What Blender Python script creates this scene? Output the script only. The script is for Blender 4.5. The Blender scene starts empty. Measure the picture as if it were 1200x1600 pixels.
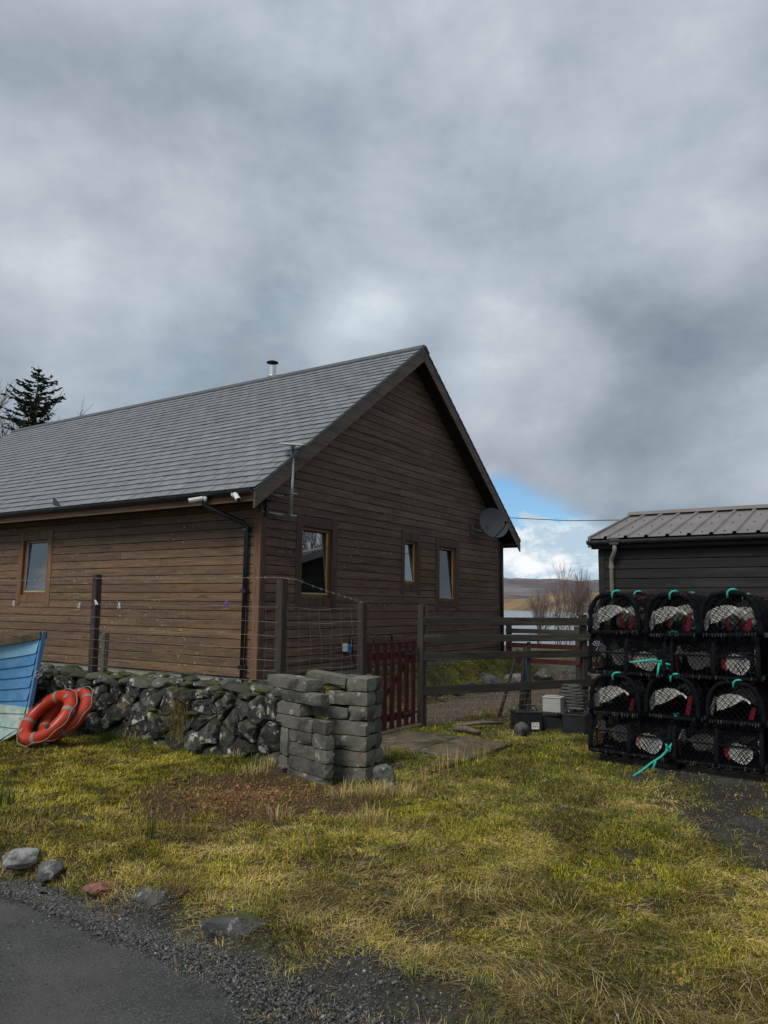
import bpy, bmesh, math, random
import numpy as np
from mathutils import Vector, Matrix, Euler
random.seed(7); rng = np.random.default_rng(11)
scn = bpy.context.scene; COL = scn.collection
PI = math.pi

# ------------------------------------------------------------------ camera
EYE = 1.6; PITCH = 0.1243; ROLL = 0.0114; FPX = 1170.1
cam_d = bpy.data.cameras.new('camera'); cam = bpy.data.objects.new('camera', cam_d); COL.objects.link(cam)
F_ = Vector((0, math.cos(PITCH), math.sin(PITCH))); U_ = Vector((0, -math.sin(PITCH), math.cos(PITCH))); X_ = Vector((1, 0, 0))
cx = X_*math.cos(ROLL)+U_*math.sin(ROLL); cy = U_*math.cos(ROLL)-X_*math.sin(ROLL)
M = Matrix(((cx.x, cy.x, -F_.x, 0), (cx.y, cy.y, -F_.y, 0), (cx.z, cy.z, -F_.z, EYE), (0, 0, 0, 1)))
cam.matrix_world = M
cam_d.sensor_fit = 'HORIZONTAL'; cam_d.sensor_width = 36; cam_d.lens = 36*FPX/1200
cam_d.clip_start = .05; cam_d.clip_end = 20000
scn.camera = cam
scn.view_settings.view_transform = 'Standard'; scn.view_settings.look = 'None'
scn.view_settings.exposure = 0.5; scn.view_settings.gamma = 1
scn.view_settings.use_curve_mapping = False

# ------------------------------------------------------------------ world and sun
SUN_EL = math.radians(48); SUN_AZ = math.radians(215)     # compass style: 0 = +Y, clockwise
w = bpy.data.worlds.new('World'); scn.world = w; w.use_nodes = True
nt = w.node_tree; N = nt.nodes; Lk = nt.links; N.clear()
def nd(t, **k):
    n = N.new(t)
    for a, b in k.items(): setattr(n, a, b)
    return n
def mth(op, a, b=None, c=None, clamp=False):
    n = nd('ShaderNodeMath', operation=op); n.use_clamp = clamp
    for i, v in enumerate((a, b, c)):
        if v is None: continue
        if isinstance(v, (int, float)): n.inputs[i].default_value = v
        else: Lk.new(v, n.inputs[i])
    return n.outputs[0]
def mixc(fac, a, b):
    n = nd('ShaderNodeMix', data_type='RGBA')
    for s, v in ((n.inputs[0], fac), (n.inputs[6], a), (n.inputs[7], b)):
        if isinstance(v, (int, float)): s.default_value = v
        elif isinstance(v, tuple): s.default_value = (*v, 1)
        else: Lk.new(v, s)
    return n.outputs[2]
def sstep(x, a, b):
    n = nd('ShaderNodeMapRange', interpolation_type='SMOOTHSTEP'); Lk.new(x, n.inputs[0])
    n.inputs[1].default_value = a; n.inputs[2].default_value = b
    return n.outputs[0]
tc = nd('ShaderNodeTexCoord'); sep = nd('ShaderNodeSeparateXYZ'); Lk.new(tc.outputs['Generated'], sep.inputs[0])
dx, dy, dz = sep.outputs
zz = mth('ADD', mth('MAXIMUM', dz, 0.0), 0.42)
comb = nd('ShaderNodeCombineXYZ'); Lk.new(mth('DIVIDE', dx, zz), comb.inputs[0]); Lk.new(mth('DIVIDE', dy, zz), comb.inputs[1])
def noise(vec, scale, detail=8, rough=.55, dist=0.0, off=(0, 0, 0), sc=(1, 1, 1)):
    mp = nd('ShaderNodeMapping'); Lk.new(vec, mp.inputs[0]); mp.inputs[1].default_value = off; mp.inputs[3].default_value = sc
    n = nd('ShaderNodeTexNoise'); Lk.new(mp.outputs[0], n.inputs['Vector'])
    n.inputs['Scale'].default_value = scale; n.inputs['Detail'].default_value = detail
    n.inputs['Roughness'].default_value = rough; n.inputs['Distortion'].default_value = dist
    return n.outputs[0]
big = noise(comb.outputs[0], 1.15, 4, .5, .1, (3.1, 1.7, 0))
med = noise(comb.outputs[0], 2.6, 8, .55, .0, (8.2, 4.4, 0))
fine = noise(tc.outputs['Generated'], 9.0, 10, .62, .15, (1.2, 9.4, 0), (1, 1, 1.5))
puff = noise(tc.outputs['Generated'], 7.5, 9, .58, .35, (1.63, .2, 2.5), (1, 1, 2.1))
puff2 = noise(tc.outputs['Generated'], 3.0, 12, .55, .2, (4.2, 1.1, .3), (1, 1, 1.7))
hue = noise(comb.outputs[0], 1.3, 3, .5, .2, (5.5, 2.2, 0))
v = mth('ADD', mth('ADD', mth('ADD', mth('MULTIPLY', big, .34), mth('MULTIPLY', med, .18)), mth('MULTIPLY', fine, .15)), mth('MULTIPLY', puff2, .49))
def blob(d, r, amp):      # broad lighter or darker bank of cloud, centred on a direction
    n = nd('ShaderNodeVectorMath', operation='DOT_PRODUCT'); Lk.new(tc.outputs['Generated'], n.inputs[0])
    n.inputs[1].default_value = Vector(d).normalized()
    return mth('MULTIPLY', sstep(n.outputs['Value'], math.cos(r), 1.0), amp)
def pxdir(px, py): return (cx*(px-600)+cy*(800-py))/FPX+F_
for b_ in ((pxdir(150, 60), .42, .10), (pxdir(880, 120), .30, .05), (pxdir(350, 330), .22, -.06), (pxdir(960, 430), .2, -.015),
           (pxdir(100, 560), .18, .05), (pxdir(820, 570), .13, .10), (pxdir(560, 520), .09, .07), (pxdir(1100, 380), .1, .04)):
    v = mth('ADD', v, blob(*b_))
ramp = nd('ShaderNodeValToRGB'); Lk.new(v, ramp.inputs[0]); cr = ramp.color_ramp
def S(r, g, b): return tuple(((c/255+.055)/1.055)**2.4 if c > 10 else c/255/12.92 for c in (r, g, b))
stops = [(.45, S(126, 140, 152)), (.54, S(147, 161, 172)), (.61, S(166, 178, 188)), (.69, S(186, 195, 203)), (.79, S(216, 222, 228))]
while len(cr.elements) < len(stops): cr.elements.new(.5)
for e, (p_, c_) in zip(cr.elements, stops): e.position = p_; e.color = (*c_, 1)
mauve = nd('ShaderNodeMix', data_type='RGBA', blend_type='MULTIPLY'); mauve.inputs[0].default_value = 1
Lk.new(ramp.outputs[0], mauve.inputs[6]); Lk.new(mixc(sstep(hue, .4, .62), (1.01, .975, .99), (.96, 1.0, 1.02)), mauve.inputs[7])
sky = nd('ShaderNodeTexSky', sky_type='NISHITA', sun_disc=False)
sky.sun_elevation = SUN_EL; sky.sun_rotation = SUN_AZ; sky.altitude = 20; sky.air_density = 1.0; sky.dust_density = 1.5
skys = nd('ShaderNodeMix', data_type='RGBA', blend_type='MULTIPLY'); skys.inputs[0].default_value = 1
Lk.new(sky.outputs[0], skys.inputs[6]); skys.inputs[7].default_value = (.56, .79, .98, 1)
deck10 = nd('ShaderNodeMix', data_type='RGBA', blend_type='MULTIPLY'); deck10.inputs[0].default_value = 1; deck10.clamp_result = False
Lk.new(mauve.outputs[2], deck10.inputs[6]); deck10.inputs[7].default_value = (7.5, 7.5, 7.5, 1)
# fair-weather cumulus and blue gaps low over the horizon, under the edge of the grey deck
pcol = mixc(sstep(puff, .47, .60), S(176, 198, 214), S(240, 243, 245))
p10 = nd('ShaderNodeMix', data_type='RGBA', blend_type='MULTIPLY'); p10.inputs[0].default_value = 1
Lk.new(pcol, p10.inputs[6]); p10.inputs[7].default_value = (7.8, 7.8, 7.8, 1)
elev = mth('ADD', dz, mth('MULTIPLY', mth('SUBTRACT', puff, .5), .22))
lowmask = sstep(elev, .122, .108)          # 1 low down
low = mixc(lowmask, skys.outputs[2], p10.outputs[2])
edge = mth('ADD', mth('ADD', dz, mth('MULTIPLY', mth('SUBTRACT', med, .5), .10)), mth('MULTIPLY', mth('MAXIMUM', mth('SUBTRACT', mth('DIVIDE', dx, mth('MAXIMUM', dy, .05)), .16), 0.0), .42))
deckmask = sstep(edge, .150, .186)
allc = mixc(deckmask, low, deck10.outputs[2])
bg = nd('ShaderNodeBackground'); Lk.new(allc, bg.inputs[0]); bg.inputs[1].default_value = 0.1
wo = nd('ShaderNodeOutputWorld'); Lk.new(bg.outputs[0], wo.inputs[0])

sd = bpy.data.lights.new('sun', 'SUN'); sd.energy = 1.5; sd.angle = math.radians(24); sd.color = (1, .95, .87)
sun = bpy.data.objects.new('sun', sd); COL.objects.link(sun)
sdir = Vector((math.sin(SUN_AZ)*math.cos(SUN_EL), math.cos(SUN_AZ)*math.cos(SUN_EL), math.sin(SUN_EL)))
sun.rotation_euler = sdir.to_track_quat('Z', 'Y').to_euler()

# ------------------------------------------------------------------ the plot's own grid: a along the gable, b along the long wall
TH = .9914; OX, OY = -1.7059, 10.3348
def G(a, b, z=0.0): return Vector((OX+a*math.cos(TH)-b*math.sin(TH), OY+a*math.sin(TH)+b*math.cos(TH), z))
def toab(x, y):
    x = x-OX; y = y-OY
    return x*math.cos(TH)+y*math.sin(TH), -x*math.sin(TH)+y*math.cos(TH)

# ------------------------------------------------------------------ helpers
class MB:
    def __init__(s): s.v = []; s.f = []; s.m = []
    def add(s, vs, fs, m=0):
        o = len(s.v); s.v += [tuple(x) for x in vs]; s.f += [tuple(i+o for i in f) for f in fs]; s.m += [m]*len(fs)
    def box(s, lo, hi, m=0, bev=0.0, rot=None, c=None):
        x0, y0, z0 = lo; x1, y1, z1 = hi
        if bev:
            b = min(bev, (x1-x0)/2.2, (y1-y0)/2.2, (z1-z0)/2.2)
            vs = []
            for sx in (0, 1):
                for sy in (0, 1):
                    for sz in (0, 1):
                        X = (x0, x1)[sx]; Y = (y0, y1)[sy]; Z = (z0, z1)[sz]
                        bx, by, bz = b*(1-2*sx), b*(1-2*sy), b*(1-2*sz)
                        vs += [(X, Y+by, Z+bz), (X+bx, Y, Z+bz), (X+bx, Y+by, Z)]
            bm = bmesh.new(); bv = [bm.verts.new(q) for q in vs]
            r = bmesh.ops.convex_hull(bm, input=bv)
            bm.verts.index_update()
            vs = [tuple(q.co) for q in bm.verts]; fs = [tuple(q.index for q in f.verts) for f in bm.faces]; bm.free()
        else:
            vs = [(x, y, z) for x in (x0, x1) for y in (y0, y1) for z in (z0, z1)]
            fs = [(0, 1, 3, 2), (4, 6, 7, 5), (0, 4, 5, 1), (2, 3, 7, 6), (0, 2, 6, 4), (1, 5, 7, 3)]
        if rot is not None:
            cc = Vector(c if c is not None else ((x0+x1)/2, (y0+y1)/2, (z0+z1)/2))
            R = rot.to_matrix() if isinstance(rot, Euler) else rot
            vs = [tuple(R @ (Vector(q)-cc)+cc) for q in vs]
        s.add(vs, fs, m); return s
    def prism(s, poly, d, m=0):      # poly: list of Vector, d: extrusion Vector
        n = len(poly); vs = [Vector(p) for p in poly]+[Vector(p)+Vector(d) for p in poly]
        fs = [tuple(range(n-1, -1, -1)), tuple(range(n, 2*n))]+[(i, (i+1) % n, n+(i+1) % n, n+i) for i in range(n)]
        s.add(vs, fs, m); return s
    def tube(s, pts, r, n=6, m=0, caps=True, closed=False):
        pts = [Vector(p) for p in pts]; k = len(pts)
        rr = r if isinstance(r, (list, tuple)) else [r]*k
        vs = []; up = None
        for i, p in enumerate(pts):
            if closed: t = pts[(i+1) % k]-pts[i-1]
            else: t = pts[min(i+1, k-1)]-pts[max(i-1, 0)]
            t = t.normalized() if t.length > 1e-9 else Vector((0, 0, 1))
            if up is None: up = Vector((0, 0, 1)) if abs(t.z) < .9 else Vector((1, 0, 0))
            a = t.cross(up)
            if a.length < 1e-4: a = t.cross(Vector((0, 1, 0)))
            a.normalize(); b = a.cross(t).normalized(); up = b
            vs += [p+(a*math.cos(2*PI*j/n)+b*math.sin(2*PI*j/n))*rr[i] for j in range(n)]
        fs = []
        for i in range(k if closed else k-1):
            for j in range(n):
                i2 = (i+1) % k
                fs.append((i*n+j, i*n+(j+1) % n, i2*n+(j+1) % n, i2*n+j))
        if caps and not closed: fs += [tuple(range(n-1, -1, -1)), tuple((k-1)*n+j for j in range(n))]
        s.add(vs, fs, m); return s
    def lathe(s, prof, n=16, m=0, c=(0, 0, 0), axis='z'):
        vs = []; k = len(prof)
        for r, z in prof:
            for j in range(n):
                a = 2*PI*j/n; q = (r*math.cos(a), r*math.sin(a), z)
                if axis == 'x': q = (q[2], q[0], q[1])
                if axis == 'y': q = (q[0], q[2], q[1])
                vs.append((q[0]+c[0], q[1]+c[1], q[2]+c[2]))
        fs = [(i*n+j, i*n+(j+1) % n, (i+1)*n+(j+1) % n, (i+1)*n+j) for i in range(k-1) for j in range(n)]
        fs += [tuple(range(n-1, -1, -1)), tuple((k-1)*n+j for j in range(n))]
        s.add(vs, fs, m); return s
    def mesh(s, name, mats, smooth=False):
        me = bpy.data.meshes.new(name); me.from_pydata(s.v, [], s.f)
        mats = mats if isinstance(mats, (list, tuple)) else [mats]
        for q in mats: me.materials.append(q)
        if len(mats) > 1: me.polygons.foreach_set('material_index', s.m)
        if smooth: me.polygons.foreach_set('use_smooth', [True]*len(s.f))
        me.update()
        bm = bmesh.new(); bm.from_mesh(me); bmesh.ops.recalc_face_normals(bm, faces=bm.faces); bm.to_mesh(me); bm.free()
        return me
    def build(s, name, mats, parent=None, smooth=False, **k):
        o = bpy.data.objects.new(name, s.mesh(name, mats, smooth)); COL.objects.link(o)
        if parent is not None: o.parent = parent
        for a, b in k.items(): o[a] = b
        return o
def tag(o, label=None, cat=None, group=None, kind=None):
    if label: o['label'] = label
    if cat: o['category'] = cat
    if group: o['group'] = group
    if kind: o['kind'] = kind
    return o
def empty(name, loc=(0, 0, 0), rz=0.0, **k):
    o = bpy.data.objects.new(name, None); COL.objects.link(o); o.location = loc; o.rotation_euler = (0, 0, rz)
    o.empty_display_size = .1
    return tag(o, **k)
KIDS = {}
def copy_tree(o, parent=None):
    c = o.copy(); COL.objects.link(c)
    if parent is not None: c.parent = parent
    for ch in [q for q in ALLCH if q.parent is o]: copy_tree(ch, c)
    return c
ALLCH = []
def inst(name, me, parent, loc=(0, 0, 0), rot=(0, 0, 0), sc=(1, 1, 1)):
    o = bpy.data.objects.new(name, me); COL.objects.link(o); o.parent = parent
    o.location = loc; o.rotation_euler = rot; o.scale = sc
    return o

# value noise in numpy
_T = rng.random((256, 256))
def vn(x, y):
    xi = np.floor(x).astype(int); yi = np.floor(y).astype(int); fx = x-xi; fy = y-yi
    fx = fx*fx*(3-2*fx); fy = fy*fy*(3-2*fy)
    a = _T[xi % 256, yi % 256]; b = _T[(xi+1) % 256, yi % 256]; c = _T[xi % 256, (yi+1) % 256]; d = _T[(xi+1) % 256, (yi+1) % 256]
    return (a*(1-fx)+b*fx)*(1-fy)+(c*(1-fx)+d*fx)*fy
def fbm(x, y, o=4):
    r = 0; a = .5; t = 0
    for i in range(o): r = r+a*vn(x+17.3*i, y+9.1*i); t += a; a *= .5; x = x*2.03; y = y*2.03
    return r/t
def ss(x, a, b):
    t = np.clip((x-a)/(b-a), 0, 1); return t*t*(3-2*t)

# ------------------------------------------------------------------ materials
def mat(name, c1, c2=None, scale=4.0, rough=.8, bump=0.0, bscale=None, stretch=(1, 1, 1), detail=7, nrough=.6, lo=.35, hi=.65,
        spots=(), rand=0.0, metal=0.0, spec=.4, attr=None, coat=0.0, world=False, up=None, hrand=True):
    m = bpy.data.materials.new(name); m.use_nodes = True; t = m.node_tree; n = t.nodes; l = t.links
    bs = n['Principled BSDF']; bs.inputs['Roughness'].default_value = rough; bs.inputs['Metallic'].default_value = metal
    bs.inputs['Specular IOR Level'].default_value = spec
    if coat: bs.inputs['Coat Weight'].default_value = coat
    tcn = n.new('ShaderNodeTexCoord'); oi = n.new('ShaderNodeObjectInfo')
    geo = n.new('ShaderNodeNewGeometry')
    src = geo.outputs['Position'] if world else tcn.outputs['Object']
    if hrand and not world:
        ad = n.new('ShaderNodeVectorMath'); ad.operation = 'ADD'; l.new(src, ad.inputs[0])
        sc_ = n.new('ShaderNodeVectorMath'); sc_.operation = 'SCALE'; sc_.inputs[0].default_value = (13, 29, 7); l.new(oi.outputs['Random'], sc_.inputs['Scale'])
        l.new(sc_.outputs[0], ad.inputs[1]); src = ad.outputs[0]
    mp = n.new('ShaderNodeMapping'); mp.inputs[3].default_value = stretch; l.new(src, mp.inputs[0])
    def noi(sc, d=detail, rg=nrough, off=0):
        q = n.new('ShaderNodeTexNoise'); q.inputs['Scale'].default_value = sc; q.inputs['Detail'].default_value = d
        q.inputs['Roughness'].default_value = rg
        if off:
            m2 = n.new('ShaderNodeMapping'); m2.inputs[1].default_value = (off, off*.7, off*1.3); l.new(mp.outputs[0], m2.inputs[0]); l.new(m2.outputs[0], q.inputs[0])
        else: l.new(mp.outputs[0], q.inputs[0])
        return q
    def rng_(x, a, b, lo_=0, hi_=1):
        q = n.new('ShaderNodeMapRange'); l.new(x, q.inputs[0]); q.inputs[1].default_value = a; q.inputs[2].default_value = b
        q.inputs[3].default_value = lo_; q.inputs[4].default_value = hi_; return q.outputs[0]
    def mix(f, a, b, bt='MIX'):
        q = n.new('ShaderNodeMix'); q.data_type = 'RGBA'; q.blend_type = bt
        for s_, v_ in ((q.inputs[0], f), (q.inputs[6], a), (q.inputs[7], b)):
            if isinstance(v_, (int, float)): s_.default_value = v_
            elif isinstance(v_, tuple): s_.default_value = (*v_, 1)
            else: l.new(v_, s_)
        return q.outputs[2]
    n1 = noi(scale)
    if c2 is None: c2 = tuple(c*.75 for c in c1)
    if attr:
        at = n.new('ShaderNodeAttribute'); at.attribute_name = attr
        col = mix(rng_(n1.outputs[0], lo, hi), at.outputs['Color'], tuple(c for c in c2), 'MULTIPLY') if c2 else at.outputs['Color']
    else: col = mix(rng_(n1.outputs[0], lo, hi), c1, c2)
    for i, (sc, ssc, t0, t1) in enumerate(spots):
        q = noi(ssc, 6, .6, 3.7*(i+1)); col = mix(rng_(q.outputs[0], t0, t1), col, sc)
    if up:       # growth on faces that look upward (moss, lichen)
        uc, usc, ua, ub = up
        sx = n.new('ShaderNodeSeparateXYZ'); l.new(geo.outputs['Normal'], sx.inputs[0])
        q = noi(usc, 6, .6, 21)
        mm = n.new('ShaderNodeMath'); mm.operation = 'MULTIPLY'; l.new(rng_(sx.outputs[2], ua, ub), mm.inputs[0]); l.new(rng_(q.outputs[0], .42, .58), mm.inputs[1])
        col = mix(mm.outputs[0], col, uc)
    if rand:
        col = mix(1.0, col, (1, 1, 1), 'MULTIPLY') if False else col
        hs = n.new('ShaderNodeHueSaturation'); l.new(col, hs.inputs['Color']); l.new(rng_(oi.outputs['Random'], 0, 1, 1-rand, 1+rand), hs.inputs['Value'])
        col = hs.outputs[0]
    l.new(col, bs.inputs['Base Color'])
    if bump:
        nb = noi(bscale or scale*3, 8, .65, 11); bp = n.new('ShaderNodeBump'); bp.inputs['Distance'].default_value = bump; bp.inputs['Strength'].default_value = 1
        l.new(nb.outputs[0], bp.inputs['Height']); l.new(bp.outputs[0], bs.inputs['Normal'])
    return m
def wood(name, dark, light, axis, rand=.18, knots=True, rough=.75, streak=None, knotcol=(.42, .36, .28)):
    st = {'x': (.6, 9, 9), 'y': (9, .6, 9), 'z': (9, 9, .6)}[axis]
    m = mat(name, dark, light, 3.0, rough, .0018, 9, st, 8, .65, .3, .7, rand=rand,
            spots=((streak or tuple(c*.5 for c in dark), 1.1, .50, .68), (tuple(c*.42 for c in dark), 5, .58, .68), (tuple(min(1, c*1.7) for c in light), 7, .60, .70)))
    if knots:       # pale resin knots and nail stains
        t = m.node_tree; n = t.nodes; l = t.links; bs = n['Principled BSDF']
        tcn = n.new('ShaderNodeTexCoord'); vr = n.new('ShaderNodeTexVoronoi'); vr.inputs['Scale'].default_value = 5.0; vr.voronoi_dimensions = '2D'
        mpn = n.new('ShaderNodeMapping'); k = {'x': (.8, 1, 1), 'y': (1, .8, 1), 'z': (1, 1, .8)}[axis]; mpn.inputs[3].default_value = k
        sx_ = n.new('ShaderNodeSeparateXYZ'); cb_ = n.new('ShaderNodeCombineXYZ'); l.new(tcn.outputs['Object'], sx_.inputs[0])
        l.new(sx_.outputs[{'x': 0, 'y': 1, 'z': 2}[axis]], cb_.inputs[0]); l.new(sx_.outputs[{'x': 2, 'y': 2, 'z': 0}[axis]], cb_.inputs[1])
        mpn.inputs[3].default_value = (1, 1, 1); l.new(cb_.outputs[0], mpn.inputs[0]); l.new(mpn.outputs[0], vr.inputs['Vector'])
        mr = n.new('ShaderNodeMapRange'); l.new(vr.outputs['Distance'], mr.inputs[0]); mr.inputs[1].default_value = .085; mr.inputs[2].default_value = .04
        nz = n.new('ShaderNodeTexNoise'); nz.inputs['Scale'].default_value = 1.1; l.new(tcn.outputs['Object'], nz.inputs[0])
        m2 = n.new('ShaderNodeMapRange'); l.new(nz.outputs[0], m2.inputs[0]); m2.inputs[1].default_value = .50; m2.inputs[2].default_value = .66
        mu = n.new('ShaderNodeMath'); mu.operation = 'MULTIPLY'; l.new(mr.outputs[0], mu.inputs[0]); l.new(m2.outputs[0], mu.inputs[1])
        mx = n.new('ShaderNodeMix'); mx.data_type = 'RGBA'; l.new(mu.outputs[0], mx.inputs[0])
        old = bs.inputs['Base Color'].links[0].from_socket; l.new(old, mx.inputs[6]); mx.inputs[7].default_value = (*knotcol, 1)
        l.new(mx.outputs[2], bs.inputs['Base Color'])
    return m
MT = {}
MT['board_gable'] = wood('stained_board_gable', (.112, .062, .041), (.168, .104, .071), 'x', .15, knotcol=(.34, .30, .26))
MT['board_long'] = wood('weathered_board_long', (.105, .062, .037), (.180, .113, .07), 'y', .17, streak=(.2, .12, .055))
MT['trim_gable'] = wood('stained_trim', (.075, .042, .028), (.10, .06, .042), 'z', .1, False)
MT['corner'] = wood('corner_post', (.16, .085, .045), (.22, .12, .062), 'z', .1, False, streak=(.12, .06, .03))
MT['barge'] = wood('barge_board', (.11, .078, .055), (.17, .13, .094), 'x', .1, True, knotcol=(.2, .16, .12))
MT['fascia'] = wood('fascia_wood', (.2, .1, .055), (.26, .14, .08), 'y', .1, False)
MT['frame'] = wood('window_frame_wood', (.19, .075, .028), (.25, .11, .04), 'z', .1, False, rough=.5)
MT['bead'] = mat('glazing_bead', (.45, .36, .17), (.36, .28, .12), 6, .6)
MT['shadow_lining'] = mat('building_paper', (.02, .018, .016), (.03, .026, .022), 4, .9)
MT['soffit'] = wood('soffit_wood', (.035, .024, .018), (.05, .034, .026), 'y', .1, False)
MT['plinth'] = mat('render_plinth', (.36, .35, .31), (.22, .22, .18), 5, .9, .003, 30, spots=(((.12, .13, .07), 3, .55, .7),))
MT['slate'] = mat('roof_slate', (.205, .213, .218), (.155, .162, .166), 5, .45, .0012, 40, rand=.13, spec=.55, spots=(((.2, .21, .2), 16, .62, .75),))
MT['slate_stuff'] = mat('roof_slate_far', (.205, .213, .218), (.155, .162, .166), 3, .42, .0012, 40, spec=.55, hrand=False, spots=(((.2, .21, .2), 16, .62, .75), ((.13, .135, .135), 3.5, .52, .66), ((.12, .125, .09), 1.2, .64, .72)))
MT['ridge'] = mat('ridge_tile', (.09, .095, .1), (.06, .064, .07), 5, .5)
MT['gutter'] = mat('black_plastic', (.012, .014, .018), (.02, .022, .026), 4, .35, spec=.5)
MT['steel'] = mat('galvanised_steel', (.55, .57, .57), (.42, .44, .45), 8, .38, metal=.8)
MT['flue'] = mat('flue_steel', (.7, .7, .7), (.6, .6, .6), 8, .35, metal=.6)
MT['black_metal'] = mat('black_metal', (.015, .015, .017), (.025, .025, .027), 6, .5)
MT['dish'] = mat('dish_grey', (.07, .072, .078), (.055, .057, .062), 5, .55)
MT['white'] = mat('white_plastic', (.75, .75, .73), (.62, .62, .6), 6, .4)
MT['curtain'] = mat('net_curtain', (.30, .31, .29), (.17, .18, .17), 5, .9, stretch=(8, 8, .6))
MT['room'] = mat('dark_room', (.05, .045, .04), (.03, .03, .03), 2, .9)
MT['post'] = wood('weathered_post', (.036, .026, .021), (.062, .047, .038), 'z', .2, False, rough=.85, streak=(.03, .03, .025))
MT['rail'] = wood('weathered_rail', (.030, .025, .020), (.052, .044, .035), 'x', .2, True, rough=.85, streak=(.09, .1, .07), knotcol=(.02, .02, .02))
MT['gate'] = wood('oxblood_gate', (.055, .012, .011), (.09, .022, .02), 'z', .18, False, rough=.55, streak=(.04, .012, .012))
MT['wire'] = mat('fence_wire', (.33, .32, .30), (.2, .18, .15), 12, .6, metal=.3)
MT['block'] = mat('concrete_block', (.10, .095, .078), (.155, .147, .122), 6, .92, .012, 28, rand=.32, spots=(((.045, .042, .036), 3.5, .50, .66), ((.33, .33, .30), 6.5, .60, .68), ((.13, .10, .06), 5, .60, .7)), up=((.17, .16, .12), 6, .5, .9))
MT['stone'] = mat('wall_stone', (.02, .021, .022), (.058, .058, .056), 5, .82, .03, 12, rand=.45, spots=(((.16, .16, .14), 9, .52, .60), ((.50, .50, .44), 6.5, .575, .61), ((.20, .15, .10), 4, .62, .7), ((.03, .036, .010), 3.2, .56, .66)), up=((.045, .052, .012), 6, .0, .7))
MT['capstone'] = mat('cap_stone', (.04, .04, .038), (.10, .096, .084), 4, .8, .012, 16, rand=.4, spots=(((.42, .42, .37), 7, .57, .64), ((.3, .2, .13), 4, .66, .72)), up=((.05, .06, .015), 6, .55, .95))
MT['moss'] = mat('moss', (.05, .06, .01), (.10, .115, .015), 20, .95, .02, 60)
MT['core'] = mat('wall_earth', (.012, .012, .009), (.03, .03, .018), 8, .95, .01, 30)
MT['concrete'] = mat('wet_slab', (.15, .11, .065), (.09, .068, .042), 3, .75, .004, 30, spots=(((.22, .19, .14), 5, .55, .70), ((.045, .045, .018), 2.6, .52, .64), ((.05, .035, .022), 9, .58, .68)))
MT['asphalt'] = mat('asphalt', (.086, .085, .083), (.046, .046, .046), 2.5, .85, .014, 75, world=True, spots=(((.17, .168, .16), 85, .56, .64), ((.02, .02, .02), 60, .55, .64), ((.10, .095, .085), 1.3, .5, .7)))
MT['gravel'] = mat('gravel_stone', (.10, .10, .10), (.2, .195, .18), 20, .8, world=True)
MT['net'] = mat('black_twine', (.004, .0045, .007), (.009, .010, .014), 20, .85, spec=.12)
MT['rubber'] = mat('black_rubber_rope', (.004, .0045, .006), (.009, .010, .014), 60, .9, .004, 90, spec=.12)
MT['whitenet'] = mat('white_twine', (.82, .81, .74), (.62, .61, .54), 8, .8)
MT['greynet'] = mat('dull_twine', (.26, .255, .23), (.16, .155, .14), 8, .85)
MT['rednet'] = mat('red_twine', (.30, .012, .022), (.2, .008, .018), 9, .8)
MT['pinknet'] = mat('faded_red_twine', (.42, .13, .11), (.5, .3, .25), 8, .8)
MT['lash'] = mat('grey_lashing', (.11, .115, .12), (.010, .012, .015), 9, .9, lo=.40, hi=.55, detail=3)
MT['green'] = mat('teal_rope', (.03, .48, .38), (.03, .36, .29), 40, .7, .002, 150)
MT['pallet'] = wood('dark_pallet_wood', (.012, .010, .009), (.022, .018, .016), 'y', .2, False)
MT['ring'] = mat('orange_vinyl', (.52, .042, .012), (.38, .028, .010), 5, .38, .001, 30, spec=.5, spots=(((.28, .05, .02), 4, .6, .74),), world=True)
MT['tape'] = mat('grey_reflective_tape', (.27, .23, .20), (.18, .15, .13), 12, .6)
MT['rope'] = mat('grey_rope', (.3, .27, .22), (.2, .18, .15), 40, .85)
MT['shedwood'] = wood('black_stained_board', (.011, .0098, .0092), (.020, .0175, .0165), 'y', .16, False, rough=.7, streak=(.035, .034, .033))
MT['shedroof'] = mat('coated_roof_sheet', (.21, .178, .16), (.165, .138, .124), 1.5, .45, spec=.5)
MT['gpipe'] = mat('old_grey_plastic', (.22, .19, .17), (.3, .27, .24), 5, .6)
MT['gguttr'] = mat('grey_gutter_plastic', (.05, .05, .052), (.08, .078, .078), 5, .4)
MT['grass'] = mat('grass_blade', (1, 1, 1), (1, 1, 1), 5, .65, attr='Col', world=True, spec=.15)
MT['bark'] = mat('bark', (.07, .055, .045), (.12, .10, .085), 8, .9, .01, 20)
MT['twig'] = mat('twig', (.15, .11, .10), (.2, .155, .14), 3, .9)
MT['needle'] = mat('spruce_needles', (.06, .08, .05), (.09, .11, .065), 3, .8, world=True)
MT['water'] = mat('loch_water', (.03, .05, .065), (.03, .05, .065), 1, .12, .25, .5, (1, 1, 1), world=True, spec=.6)
MT['battery'] = mat('black_case', (.012, .013, .016), (.022, .024, .028), 8, .4)
MT['battery_grey'] = mat('pale_grey_case', (.42, .42, .40), (.34, .34, .32), 4, .5)
MT['blue'] = mat('socket_blue', (.02, .16, .42), (.02, .13, .36), 6, .4)
MT['bluepole'] = mat('blue_paint', (.03, .16, .3), (.02, .11, .2), 7, .6, spots=(((.1, .09, .07), 8, .6, .68),))
MT['purple'] = mat('purple_plastic', (.22, .14, .5), (.18, .11, .42), 6, .5)
MT['pink_stone'] = mat('pink_stone', (.34, .13, .10), (.14, .08, .065), 16, .9, .02, 18, lo=.42, hi=.6)
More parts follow.
